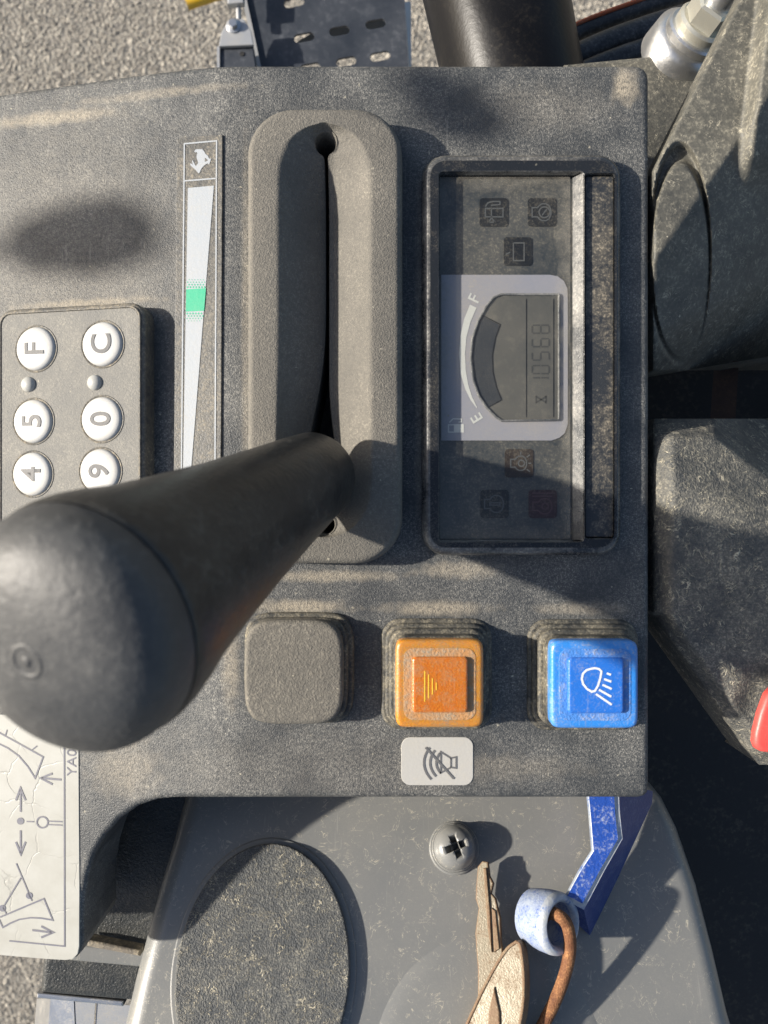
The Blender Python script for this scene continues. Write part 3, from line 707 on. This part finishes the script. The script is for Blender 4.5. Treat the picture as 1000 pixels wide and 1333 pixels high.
for (u1, v1, u2, v2, t1, t2) in rows:
    for (u, v, t) in ((u1, v1, t1), (u2, v2, t2)):
        xy = LEFT.pt(u, v, HK+6); base = LEFT.to(*xy, HK)
        r_ = 28.5
        pr = [(-1, r_+.6), (1.5, r_+.2), (3.4, r_-1), (4.6, r_-2.8), (5.3, r_-6), (5.7, r_-12), (5.9, r_-20), (6.0, 0)]
        mesh('key_seat', lathe([(0, r_), (1.5, r_+1.2), (1.7, r_+2.6), (0, r_+4)], base, nz, 40), 'keyrim', kp, smooth=50)
        k = mesh('round_key', lathe(pr, base, nz, 40), 'keywhite', kp, smooth=50)
        lettering('key_lettering', t, LEFT, u, v, 40, HK+6.5, 'keytext', k, rot=90, bold=.5)
for u, v in ((35, 500), (121.5, 497.5)):
    base = LEFT.to(*LEFT.pt(u, v, HK+4), HK)
    mesh('indicator_light', lathe([(0, 10.5), (2, 10.2), (4, 9), (5.8, 6.6), (6.8, 3.4), (7.1, 0)], base, nz, 28), 'led', kp, smooth=60)

# ------------------------------------------------------------------ operation label (white, cracked)
lb = thing('operation_label', 'cracked white label with blade and arrow line drawings at the lower left', 'label', LEFT.to(-480, -480))
lo_ = lp([(-150, 925), (102, 934), (103.5, 1150), (103, 1232), (101, 1242), (95, 1248.5), (86, 1250), (60, 1248.6), (0, 1243.5), (-150, 1231)], 1)
mesh('label_sheet', slab(LEFT, lo_, -1, 1.1, bevel=.5, seg=2), 'label', lb)
hb = 1.6
def ink(name, Ls, w=3.0, closed=False, fills=()):
    bm = bmesh.new()
    for L in Ls: stroke(LEFT, lp(L, hb), w, hb, bm, closed=closed)
    for L in fills: sheet(LEFT, lp(L, hb), hb, bm)
    mesh(name, bm, 'inkblue', lb, recalc=False)
ink('border_line', [[(83.5, 940), (84, 1232), (12, 1225)]], 2.0)
ink('arrow_symbol', [[(26.7, 1057), (26.7, 1028)], [(20.5, 1042), (26.5, 1026), (33, 1042)]])
ink('arrow_symbol', [[(26.7, 1081), (26.8, 1111)], [(20.5, 1096), (26.9, 1112), (33, 1096)]])
ink('arrow_symbol', [[(79.5, 1015), (54, 1013)], [(68, 1007), (52.5, 1013), (68, 1021)]])
ink('arrow_symbol', [[(42, 1211), (67, 1214)], [(53.5, 1206), (69, 1214), (53.5, 1220.5)]])
ink('pivot_dot', [], fills=[circ(26.5, 1069, 4.6)])
ink('lever_symbol', [circ(55, 1070.5, 7.2)], 2.2, True)
ink('lever_symbol', [[(34.5, 1069.5), (44, 1069.8)], [(62, 1069), (81, 1069.8)], [(62, 1073.5), (81, 1074.3)]], 1.9)
ink('blade_symbol', [[(-40, 928), (0, 954.5), (56, 985.5), (45.5, 1013), (36, 998), (24, 984), (10, 974), (0, 969), (-40, 955)]], 2.2)
ink('blade_symbol', [[(7, 957), (9, 950)], [(42, 976), (48, 971)]], 1.6)
ink('blade_symbol', [[(0, 1194), (57, 1170), (68.5, 1198), (54, 1195.5), (40, 1194.8), (25, 1197), (13, 1202), (3.5, 1207.5), (-2, 1196)]], 2.2)
ink('linkage_symbol', [[(21, 1124), (41.5, 1173)], [(27, 1143), (4, 1181), (8, 1190)]], 2.0, fills=[circ(38, 1166, 4.4), circ(3, 1182.5, 4.4)])
lettering('part_number', 'YA00', LEFT, 93, 988, 20, hb, 'inkblue', lb, rot=90, sx=1.05)

# ------------------------------------------------------------------ the three switches
bl = thing('blank_switch_cover', 'dust covered grey blank switch cover left of the orange switch', 'switch cover', (-113, -203, 0))
mesh('seal_base', slab(PANEL, squircle(-110, -202, 71, 72, 5), -1, 8, bevel=4), 'seal', bl)
mesh('seal_step', slab(PANEL, squircle(-112, -203, 66, 67.5, 5), 7, 16, bevel=4), 'seal', bl)
cxy = PANEL.pt(382.5, 875.5, 32)
mesh('cover_cap', slab(PANEL, squircle(cxy[0], cxy[1], 62.5, 66, 4.2), 15, 33, bevel=6, seg=6), 'blank', bl)

def switch(name, label, u, v, mats, Hc=60):
    cx, cy = PANEL.pt(u, v, Hc); t = thing(name, label, 'switch', (cx, cy, 0))
    hs = 0.94*57.5
    for i, (h_, z0, z1, rr) in enumerate(((hs+18, -1, 5, 26), (hs+13, 4, 13, 24), (hs+8, 12, 24, 22), (hs+2, 22, 44, 18))):
        mesh('seal_step', slab(PANEL, rrect(cx-h_, cy-h_, cx+h_, cy+h_, rr), z0, z1, bevel=4.5, seg=4), 'seal', t)
    L = squircle(cx, cy, hs, hs, 11, 80)
    cap = mesh('switch_cap', slab(PANEL, L, 40, Hc, bevel=5.5, seg=6), mats[0], t)
    hi = 34.0
    rim = mesh('dust_ring', slab(PANEL, [rrect(cx-hi-10, cy-hi-10, cx+hi+10, cy+hi+10, 12), rrect(cx-hi+1, cy-hi+1, cx+hi-1, cy+hi-1, 4)], Hc-.5, Hc+.6, bevel=.4, seg=2), mats[2], t)
    mesh('switch_centre', slab(PANEL, rrect(cx-hi, cy-hi, cx+hi, cy+hi, 5), Hc-1, Hc+6, bevel=3, seg=4), mats[1], t)
    return t, cx, cy, Hc+6.4
M['dirtring'] = dusty('brown_dirt_on_orange', (.50, .20, .03), dust=(.34, .27, .19), amt=.55, patch=.04, patch_amt=.5, grain=.16, grain_amt=.4, rough=.7, bump=.5)
M['dirtringblue'] = dusty('grey_dirt_on_blue', (.06, .22, .60), dust=(.42, .44, .47), amt=.08, patch=.04, patch_amt=.6, grain=.16, grain_amt=.3, rough=.6, bump=.4)
osw, cx, cy, hh = switch('rocker_switch', 'dusty translucent orange switch above the white horn sticker', 572.5, 890.5, ('orange', 'orange2', 'dirtring'))
for uu, hv in ((553, 20), (558, 15.5), (563, 10.5), (568, 5)):
    mesh('hazard_stripe', stroke(PANEL, PANEL.pts([(uu, 893.5-hv), (uu, 893.5+hv)], hh), 1.3, hh), 'yellow', osw, recalc=False)
bsw, cx, cy, hh = switch('rocker_switch', 'bright blue work light switch at the right edge of the console', 774.5, 891.5, ('blue', 'blue2', 'dirtringblue'))
lampL = [(770, 870.5), (775, 869.8), (780, 871), (783, 874), (782.5, 878), (781, 885), (778.5, 893), (774.5, 899.5), (770.5, 900.5), (764.5, 897), (759.5, 891), (757.5, 884), (759, 877), (763.5, 872.5)]
mesh('lamp_symbol', stroke(PANEL, PANEL.pts(lampL, hh), 2.6, hh, closed=True), 'whiteprint', bsw, recalc=False)
for L in ([(790, 876.5), (795.5, 878.5)], [(786.5, 884), (796, 887.5)], [(784.5, 891.5), (796.5, 897)], [(780, 898), (796, 907)], [(776, 903.5), (796.5, 917.5)]):
    mesh('light_beam', stroke(PANEL, PANEL.pts(L, hh), 2.6, hh), 'whiteprint', bsw, recalc=False)

# horn-off sticker
st = thing('horn_off_sticker', 'small white rounded sticker with a crossed out horn drawing', 'sticker', PANEL.to(69, -324))
mesh('sticker_sheet', slab(PANEL, irr(PANEL, 522.5, 959.5, 616, 1022, 12), -1, 1.0, bevel=.5, seg=2), 'sticker', st)
bm = bmesh.new(); hs_ = 1.5
stroke(PANEL, up([(574, 979), (587, 987), (594, 985.5), (594, 1000), (587, 999), (574, 1006)], hs_), 2.2, hs_, bm, closed=True)
stroke(PANEL, up([(587, 987), (587, 999)], hs_), 2.0, hs_, bm)
mesh('horn_symbol', bm, 'inkgrey', st, recalc=False)
for cxx, r_ in ((597, 29), (597, 37), (597, 45)):
    L = [(cxx-r_*math.cos(R(t)), 993+r_*.78*math.sin(R(t))) for t in np.linspace(-34, 38, 12)]
    mesh('sound_wave', stroke(PANEL, up(L, hs_), 3.0, hs_), 'inkgrey', st, recalc=False)
mesh('strike_line', stroke(PANEL, up([(554, 973), (591, 1014)], hs_+.3), 2.8, hs_+.3), 'inkgrey', st, recalc=False)

# ------------------------------------------------------------------ lower cover with pads and screw
cv = thing('lower_cover', 'smooth grey plastic cover below the console with a round rough pad', 'cover', COVER.to(40, -560))
L = [(236, 985), (235, 1040), (222, 1090), (204, 1150), (186, 1215), (170, 1275), (156, 1335), (146, 1390), (146, 1720), (1090, 1720), (978, 1390), (956, 1320), (936, 1235), (914, 1150), (888, 1075), (868, 1035), (852, 1015), (836, 1005), (836, 985)]
L = COVER.pts(L)
sm = []
for i, p in enumerate(L):
    sm.append(p)
mesh('cover_shell', slab(COVER, sm, -120, 0, bevel=34, seg=14), 'cover', cv, smooth=35)
ce = COVER.pt(342, 1262, 14); ry = (ce[1]-COVER.pt(342, 1098, 14)[1]); rx = (COVER.pt(454, 1240, 14)[0]-COVER.pt(229, 1240, 14)[0])/2
mesh('rough_round_pad', slab(COVER, ellipse(ce[0], ce[1], rx, abs(ry), 96), -2, 14, bevel=3, seg=4, wall_mat=1), ['pad', 'cover'], cv)
mesh('pad_seat_ring', slab(COVER, [ellipse(ce[0], ce[1], rx+9, abs(ry)+9, 96), ellipse(ce[0], ce[1], rx-2, abs(ry)-2, 96)], -1, 3, bevel=2.5, seg=3), 'cover', cv)
ce = COVER.pt(640, 1400, 5); rx = COVER.pt(800, 1400, 5)[0]-ce[0]
bm = bmesh.new(); rings = []
for k in range(13):
    q = 1-k/12*.999; h_ = -1+9*(1-q**2)**.5
    rings.append([bm.verts.new(COVER.to(x, y, h_)) for x, y in ellipse(ce[0], ce[1], rx*q, rx*q*1.02, 72)])
for A, B_ in zip(rings, rings[1:]):
    for i in range(72): bm.faces.new((A[i], A[(i+1) % 72], B_[(i+1) % 72], B_[i]))
bm.faces.new(rings[-1])
mesh('low_round_boss', bm, 'cover', cv, smooth=40)
# screw
nzc = COVER.M.to_3x3() @ Vector((0, 0, 1))
sb = COVER.to(*COVER.pt(591, 1104, 0), 0)
sc_ = thing('cross_head_screw', 'grey cross head screw with washer in the lower cover', 'screw', sb)
mesh('washer', lathe([(-1, 0), (-1, 38), (3, 38), (5, 36), (5.2, 0)], sb, nzc, 40), 'cover', sc_, smooth=40)
mesh('washer', lathe([(5, 0), (5, 34), (9, 34.5), (11.5, 33), (12, 0)], sb, nzc, 40), 'cover', sc_, smooth=40)
bm = lathe([(11, 26), (15, 27), (20, 26), (26, 22.5), (30, 17), (32, 11)], sb, nzc, 48)
head = lathe([(11, 31), (15, 32), (22, 31), (30, 27), (35, 21), (38, 13), (39, 0)], sb, nzc, 48); bm.free()
# cross recess cut into the head
hx_, hy_, hz_ = basis(nzc)
hx_ = Vector((1, 0, 0)); hy_ = nzc.cross(hx_).normalized()
cut = bmesh.new()
for ang in (20, 110):
    d = hx_*math.cos(R(ang))+hy_*math.sin(R(ang)); e = nzc.cross(d)
    c0 = sb+nzc*46; c1 = sb+nzc*22
    solid([c0+d*22+e*6, c0-d*22+e*6, c0-d*22-e*6, c0+d*22-e*6], [c1+d*7+e*3, c1-d*7+e*3, c1-d*7-e*3, c1+d*7-e*3], cut)
ho = mesh('screw_head', head, 'cover', sc_, smooth=40)
co = mesh('cutter', cut, 'cover', sc_)
mod = ho.modifiers.new('cross', 'BOOLEAN'); mod.object = co; mod.operation = 'DIFFERENCE'; mod.solver = 'EXACT'; mod.use_self = True
bpy.context.view_layer.update()
nm = bpy.data.meshes.new_from_object(ho.evaluated_get(bpy.context.evaluated_depsgraph_get()))
ho.modifiers.clear(); ho.data = nm; bpy.data.objects.remove(co)

# ------------------------------------------------------------------ blue handle, rusty ring, key
bh = thing('blue_handle', 'worn blue painted metal strap with an eyelet hanging below the console', 'handle', P(770, 1130, -110))
tp = [(761, 1020, -96), (803, 1020, -96), (805, 1060, -92), (809, 1093, -88), (786, 1133, -82), (760, 1182, -74), (733, 1168, -74), (752, 1133, -80), (769, 1107, -86), (765, 1060, -92)]
bt = [(775, 1018, -150), (850, 1030, -158), (849, 1046, -158), (838, 1070, -152), (806, 1140, -140), (768, 1218, -120), (738, 1190, -110), (760, 1145, -125), (775, 1110, -135), (772, 1060, -145)]
bm = solid([P(*p) for p in tp], [P(*p) for p in bt])
bm.faces.ensure_lookup_table(); bm.normal_update()
for f in bm.faces: f.material_index = 1
bm.faces[0].material_index = 0
bmesh.ops.bevel(bm, geom=[e for e in bm.faces[0].edges], offset=4.5, segments=3, affect='EDGES', material=2)
mesh('strap', bm, ['keyblue', 'keyblue2', 'keyworn'], bh, smooth=40)
ec = P(722, 1201, -68); eax = Vector((.60, .16, .77)).normalized()
pr = [(-44, 27), (-44, 32), (-41, 36), (-14, 40), (4, 40.5), (9, 39.5), (13, 37), (14.5, 33), (12.5, 29.5), (6, 27.5), (-10, 27)]
bm = lathe(pr, ec, eax, 48, closed=True)
for f in bm.faces:
    q = (f.calc_center_median()-ec).dot(eax); f.material_index = 1 if q > 5 else 0
mesh('eyelet', bm, ['keypale', 'keyworn'], bh, smooth=50)
rr_ = thing('rusty_ring', 'rusty brown wire ring through the blue eyelet', 'ring', P(700, 1333, -50))
pts = spline([P(700, 1206, -118), P(712, 1190, -75), P(727, 1192, -52), P(739, 1206, -50), P(742, 1238, -52), P(732, 1280, -50), P(712, 1325, -46), P(685, 1372, -44), P(650, 1410, -46)], 10)
mesh('wire', tube(pts, 8.6, 18), 'rust', rr_, smooth=50)
ky = thing('rusty_key', 'tarnished brass key with rusty edges lying on the lower cover', 'key', P(650, 1290, -70))
bl_t = [(622, 1128), (628, 1121), (635, 1122), (637, 1140), (642, 1150), (639, 1163), (645, 1170), (647, 1180), (651, 1195), (652, 1225), (656, 1250), (660, 1300), (622, 1305), (622, 1262), (618.5, 1215), (623, 1182), (619, 1170), (620, 1150)]
kc = COVER.pt(640, 1200, 20)
fk = Frame(COVER.M @ Matrix.Translation((kc[0], kc[1], 22)) @ Matrix.Rotation(-R(22), 4, 'Y') @ Matrix.Translation((-kc[0], -kc[1], 0)))
mesh('key_blade', slab(fk, fk.pts(bl_t, 8), 0, 8, bevel=1.6, seg=2, wall_mat=1, bevel_mat=1), ['brass', 'brassrust'], ky)
mesh('blade_ridge', slab(fk, fk.pts([(629, 1130), (633, 1130), (638, 1190), (640, 1240), (635, 1212)], 12), 7, 12, bevel=1.2, seg=2), 'brassrust', ky)
mesh('blade_ridge', slab(fk, fk.pts([(640, 1182), (645, 1186), (650, 1235), (643, 1240)], 11), 7, 11, bevel=1.2, seg=2), 'brassrust', ky)
bow = [(671, 1224), (677, 1228), (680, 1240), (683, 1270), (682, 1310), (674, 1350), (660, 1385), (600, 1385), (592, 1365), (600, 1345), (612, 1318), (626, 1288), (642, 1258), (658, 1234)]
kc = COVER.pt(650, 1300, 30)
fb = Frame(COVER.M @ Matrix.Translation((kc[0], kc[1], 34)) @ Matrix.Rotation(-R(26), 4, 'Y') @ Matrix.Translation((-kc[0], -kc[1], 0)))
bp = [fb.pt(u, v, 14) for u, v in bow]
cl = [Vector((x, y, 0)) for x, y in bp]; cs = spline(cl+[cl[0]], 5)[:-1]; bp = [(p.x, p.y) for p in cs]
bow_o = mesh('key_bow', slab(fb, bp, -10, 11, bevel=3, seg=3, bevel_mat=1, wall_mat=1), ['brass', 'brassrust'], ky)
mesh('bow_rim', slab(fb, [bp, inset(ccw(bp), 4.2)], 9, 13, bevel=1.6, seg=3), 'brassrust', bow_o)
mesh('bow_ridge', slab(fb, fb.pts([(636, 1318), (643, 1285), (650, 1318), (652, 1370), (632, 1370)], 15), 10, 15, bevel=2, seg=2), 'brassrust', bow_o)

# ------------------------------------------------------------------ bottom left: dark recess, ledge, bracket, nut
fl = thing('frame_upright', 'dark machine frame with a plate blackened for shade in the gap beside the console', 'machine frame', P(500, 700, -700))
fz = flat(-420)
L = fz.pts([(100, 400), (96, 1236), (196, 1248), (205, 1440), (1150, 1440), (1150, 140), (850, 140), (800, 300), (300, 300)])
mesh('dark_gap_plate', slab(fz, L, -300, 0, bevel=10), 'void', fl)  # near-black plate put in the gap, its shade painted as colour
fz2 = flat(-230)
L = fz2.pts([(112, 1000), (112, 1216), (190, 1232), (260, 1240), (300, 1000)])
mesh('gusset', slab(fz2, L, -185, 0, bevel=6), 'black', fl)
fz3 = flat(-205)
mesh('dusty_ledge', slab(fz3, fz3.pts([(113, 1224), (182, 1238), (182, 1246), (113, 1233)]), -20, 0, bevel=4), 'ledge', fl)
mesh('lower_ledge', slab(flat(-226), flat(-226).pts([(90, 1228), (200, 1240), (200, 1262), (90, 1252)]), -40, 0, bevel=6), 'cover', fl)
br = thing('black_bracket', 'black hammered bracket under the label corner', 'bracket', P(100, 1275, -340))
fq = flat(-240)
mesh('bracket_block', slab(fq, fq.pts([(56, 1225), (190, 1235), (190, 1308), (50, 1296), (52, 1262)]), -90, 0, bevel=14, seg=5), 'black', br)
nu = thing('zinc_nut', 'bright zinc plated nut at the lower left edge', 'nut', P(100, 1340, -340))
fn = flat(-250)
mesh('nut_flange', slab(fn, fn.pts([(48, 1293), (160, 1304), (160, 1311), (47, 1300)]), -60, 0, bevel=3), 'zinc', nu)
mesh('nut_body', solid([P(66, 1300, -262), P(96, 1303, -255), P(100, 1390, -255), P(58, 1390, -262)], [P(48, 1300, -330), P(108, 1303, -330), P(112, 1390, -330), P(40, 1390, -330)]), 'zinc', nu)
mesh('nut_body', solid([P(97, 1304, -256), P(124, 1306, -256), P(118, 1390, -256), P(101, 1390, -256)], [P(97, 1304, -330), P(124, 1306, -330), P(118, 1390, -330), P(101, 1390, -330)]), 'galv', nu)
mesh('nut_body', solid([P(126, 1306, -258), P(170, 1309, -258), P(170, 1390, -258), P(120, 1390, -258)], [P(126, 1306, -330), P(170, 1309, -330), P(170, 1390, -330), P(120, 1390, -330)]), 'galv', nu)

# ------------------------------------------------------------------ right side: side cover with oval, armrest, red part
sd = thing('side_cover', 'tilted grey plastic side cover with an oval plate beside the console', 'cover', P(930, 250, -200))
def sheet_grid(name, parent, mat, vs_, left, right, nu, zf, skirt=60, edge=6.0):
    """a moulded surface given by its height zf(u, v), with a rounded left edge and walls below"""
    bm = bmesh.new(); rows = []
    for v in vs_:
        l, r = left(v), right(v); row = []
        us = [l]+[l+edge*k for k in (.08, .3, .6, 1.0)]+[l+edge+(r-l-edge)*k/nu for k in range(1, nu+1)]
        for k, u in enumerate(us):
            d = min(1.0, (u-l)/edge); z = zf(u, v)-edge*(1-math.sqrt(max(0.0, 1-(1-d)**2)))
            row.append(bm.verts.new(P(u, v, z)))
        p = row[0].co; row.insert(0, bm.verts.new((p.x, p.y, p.z-skirt)))
        rows.append(row)
    for q in (0, -1):
        rr = []
        for w in rows[q]: rr.append(bm.verts.new((w.co.x, w.co.y, rows[q][0].co.z-20)))
        if q == 0: rows.insert(0, rr)
        else: rows.append(rr)
    for A, B_ in zip(rows, rows[1:]):
        for i in range(len(A)-1): bm.faces.new((A[i], A[i+1], B_[i+1], B_[i]))
    return mesh(name, bm, mat, parent, smooth=40, recalc=True)
def sstep(a, b, x): t = max(0.0, min(1.0, (x-a)/(b-a))); return t*t*(3-2*t)
def soft(x, w): return 0.0 if x <= -w else x if x >= w else (x+w)**2/(4*w)
CD = Vector((142, -205)).normalized(); CN = Vector((-CD.y, CD.x))      # made-up crease standing for a cast shadow's edge: direction, normal to lower right
if CN.x < 0: CN = -CN
def zside(u, v):
    s_ = (u-848)*CN.x+(v-345)*CN.y
    z = 6-.05*max(0, -s_)-.78*soft(s_, 4)-.5*soft(s_-90, 30)  # steep fall past the crease puts the shade into the shape
    e = math.hypot((u-885)/42.0, (v-330)/148.0)
    z -= 17*(1-sstep(.91, 1.0, e))
    z += 15*(1-sstep(.84, .92, math.hypot((u-886)/42.5, (v-340)/146.0)))
    z -= 1.6*soft(v-(455-(u-850)*.5), 25)  # extra drop shaped to make the lower right end go dark
    z += 26*sstep(975, 1000, u+.12*(v-60))*(1-sstep(190, 260, v))
    return z
sheet_grid('side_shell', sd, 'housing', np.arange(-60, 483, 2.0), lambda v: 850+max(0, (222-v))*.505, lambda v: 1130, 170, zside, skirt=50)

ar = thing('armrest_console', 'rough black armrest console with pale lint scratches at the right edge', 'armrest', P(930, 760, -150))
def zarm(u, v):
    ridge = 612+(u-872)*.66                       # shoulder running down to the right
    z = 14-.42*soft(ridge-v, 16)
    z -= .16*soft(v-(ridge+60), 30)
    lft = 876-.02*(v-600)
    z -= 1.1*soft(lft-u, 6)*(1-sstep(770, 830, v)*.6)
    top = 552+max(0, u-930)*.75
    z -= 2.2*soft(top+16-v, 5)
    e = (v-800)*(136/190.0)+849
    if v > 800: z -= 22*(1-sstep(0, 26, u-e))
    z -= 30*sstep(972, 994, v)
    z -= 14*sstep(955, 985, u+(v-900)*.35)*sstep(850, 900, v)
    return z
sheet_grid('armrest_shell', ar, 'armrest', np.concatenate([np.arange(545, 985, 4.0), np.arange(985, 996, 1.5)]), lambda v: 850+max(0, v-800)*.71, lambda v: 1120, 70, zarm, skirt=90)
rd = thing('red_button', 'red plastic button on the armrest at the right edge', 'button', P(1000, 940, 0))
fr_ = flat(0)
mesh('button_cap', slab(fr_, fr_.pts([(1040, 880), (1012, 890), (999, 905), (990, 930), (984, 955), (983, 968), (986, 976), (993, 980), (1010, 982), (1040, 984)], 16), 4, 16, bevel=7, seg=5), 'red', rd, smooth=40)
bs = thing('brown_strut', 'rusty brown strut in the dark gap at the right', 'strut', P(945, 520, -330))
mesh('strut_bar', solid([P(930, 470, -260), P(962, 470, -260), P(955, 590, -230), P(922, 590, -230)], [P(930, 470, -300), P(962, 470, -300), P(955, 590, -280), P(922, 590, -280)]), 'brown', bs)

# ------------------------------------------------------------------ top: perforated step, bracket, tube, hoses, big bolt
ps = thing('perforated_step', 'dark blue black perforated sheet metal step beyond the console', 'step', P(430, 40, -1150))
fp = flat(-1150)
outl = fp.pts([(300, -60), (315, -5), (345, 120), (534, 120), (527, 0), (524, -60)])
def slot(u, v, w, h_, ang):
    c = fp.pt(u, v); f = 2.15; r_ = h_*f/2; hw = w*f/2-r_; ca, sa = math.cos(R(ang)), math.sin(R(ang)); L = []
    for t in range(-90, 91, 20): L.append((hw+r_*math.cos(R(t)), r_*math.sin(R(t))))
    for t in range(90, 271, 20): L.append((-hw+r_*math.cos(R(t)), r_*math.sin(R(t))))
    return [(c[0]+x*ca-y*sa, c[1]+x*sa+y*ca) for x, y in L]
holes = [slot(u, v, 27, 11.5, 10) for u, v in ((396, 48.5), (442, 40), (489, 31), (451, 80), (495, 73), (404, 88), (383, 3), (430, -8), (477, -16))]
mesh('step_plate', slab(fp, [outl]+holes, -8, 0), 'plate', ps)
fp2 = flat(-1210)
mesh('reinforcing_strip', slab(fp2, fp2.pts([(378, 60), (410, 40), (506, 20), (510, 38), (412, 60), (380, 68)]), -6, 0), 'galv', ps)
mesh('side_flange', solid([P(527, 2, -1150), P(535, 2, -1160), P(536, 120, -1160), P(533, 120, -1150)], [P(527, 2, -1190), P(535, 2, -1190), P(536, 120, -1190), P(533, 120, -1190)]), 'galv', ps)
mesh('side_flange', solid([P(311, -20, -1140), P(317, -20, -1140), P(347, 120, -1140), P(342, 120, -1140)], [P(311, -20, -1190), P(317, -20, -1190), P(347, 120, -1190), P(342, 120, -1190)]), 'galv', ps)
sbk = thing('steel_bracket', 'galvanised steel bracket with a hex bolt beside the perforated step', 'bracket', P(305, 60, -1100))
fs = flat(-1080)
mesh('bracket_tab', slab(fs, fs.pts([(285, 60), (288, 42), (297, 26), (317, 24), (327, 40), (330, 58)]), -10, 0, bevel=2), 'galv', sbk)
mesh('bracket_body', slab(flat(-1094), flat(-1094).pts([(285, 61), (329, 57), (338, 120), (284, 120)]), -30, 0, bevel=3), 'plate', sbk)
mesh('bracket_edge', slab(flat(-1088), flat(-1088).pts([(282.5, 60), (286, 60), (286, 120), (282.5, 120)]), -36, 0), 'galv', sbk)
bb = P(304, 34, -1080)
def hexbolt(base, r, h_, parent, mat='zinc', axis=(0, 0, 1), wash=1.5):
    ax_ = Vector(axis).normalized()
    mesh('bolt_washer', lathe([(0, 0), (0, r*wash), (h_*.18, r*wash), (h_*.22, r*wash*.96), (h_*.22, 0)], base, ax_, 28), mat, parent, smooth=40)
    mesh('bolt_head', lathe([(h_*.2, 0), (h_*.2, r), (h_*.9, r), (h_, r*.86), (h_, 0)], base, ax_, 6), mat, parent)
hexbolt(bb, 13, 16, sbk)
for u, v, r_ in ((309, 59, 5), (315, 70, 6)):
    q = P(u, v, -1093); mesh('dark_hole_disc', lathe([(0, 0), (0, r_), (1.5, r_), (1.5, 0)], q, (0, 0, 1), 18), 'void', sbk)  # black discs paint the shade inside two holes; nothing is cut
mesh('bracket_rod', tube([P(311, 26, -1100), P(309, -30, -1100)], 7, 12), 'galv', sbk, smooth=40)
mesh('upper_clip', slab(fs, fs.pts([(296, -30), (296, 5), (317, 3), (317, -30)]), -20, 0, bevel=3), 'galv', sbk)
yp = thing('yellow_pipe_end', 'yellow painted pipe end on the asphalt at the top edge', 'pipe', P(262, -5, -2500))
mesh('pipe', tube([P(243, 5, -2400), P(300, -14, -2400)], 26, 24), 'yellowpaint', yp, smooth=40)

tu = thing('black_boom_tube', 'thick glossy black tube rising behind the console', 'tube', P(650, 60, -420))
mesh('tube_body', tube([P(618, -160, -330), P(640, -30, -330), P(665, 90, -340), P(700, 240, -350)], [123, 123, 119, 115], 56), 'tube', tu, smooth=50)
def hose(name, label, pts, r, mat, grp):
    t = thing('hydraulic_hose', label, 'hose', pts[0], grp)
    mesh('hose_body', tube(spline(pts, 8), r, 22), mat, t, smooth=50); return t
h1_ = hose('a', 'uppermost black hydraulic hose with an orange stripe', [P(680, 75, -560), P(760, 40, -560), P(830, 14, -560), P(930, -20, -560)], 17, 'hose', 'hydraulic hoses behind the console')
mesh('orange_stripe', tube(spline([P(680, 64, -545), P(760, 27, -545), P(830, 1, -545), P(930, -34, -545)], 8), 4.5, 10), 'hosered', h1_, smooth=50)
hose('a', 'thick black hydraulic hose running just below the striped hose', [P(690, 108, -500), P(770, 66, -500), P(850, 36, -500), P(930, 14, -500)], 25, 'hose', 'hydraulic hoses behind the console')
hose('a', 'lowest black hydraulic hose nearest the console edge', [P(700, 122, -470), P(780, 84, -470), P(860, 56, -470), P(940, 34, -470)], 18, 'hose', 'hydraulic hoses behind the console')
bk = thing('pivot_bracket', 'dark steel pivot bracket at the upper right console corner', 'bracket', P(850, 150, -260))
fk2 = flat(-230)
mesh('bracket_plate', slab(fk2, fk2.pts([(735, 82), (850, 71), (872, 60), (905, 60), (960, 95), (900, 330), (740, 330)]), -60, 0, bevel=8, seg=4), 'housing', bk)
mesh('bracket_fillet', lathe([(-40, 62), (0, 60), (10, 50), (14, 36), (15, 0)], P(898, 52, -226), (0.25, .2, 1), 40), 'zinc', bk, smooth=50)
pb = thing('pivot_bolt', 'large zinc plated pivot bolt with stacked washers at the top right', 'bolt', P(908, 45, -210))
pax = Vector((.30, .35, 1)).normalized(); pc = P(903, 48, -212)
mesh('bolt_washer', lathe([(0, 0), (0, 50), (10, 50), (13, 47), (13, 0)], pc, pax, 48), 'zinc', pb, smooth=40)
mesh('bolt_washer', lathe([(12, 0), (12, 42), (26, 42), (30, 38), (30, 0)], pc, pax, 48), 'zincy', pb, smooth=40)
mesh('bolt_head', lathe([(29, 0), (29, 36), (56, 36), (60, 32), (60, 0)], pc, pax, 6), 'zincy', pb)
mesh('bolt_stud', lathe([(59, 0), (59, 22), (84, 21), (88, 17), (88, 0)], pc, pax, 32), 'zinc', pb, smooth=40)
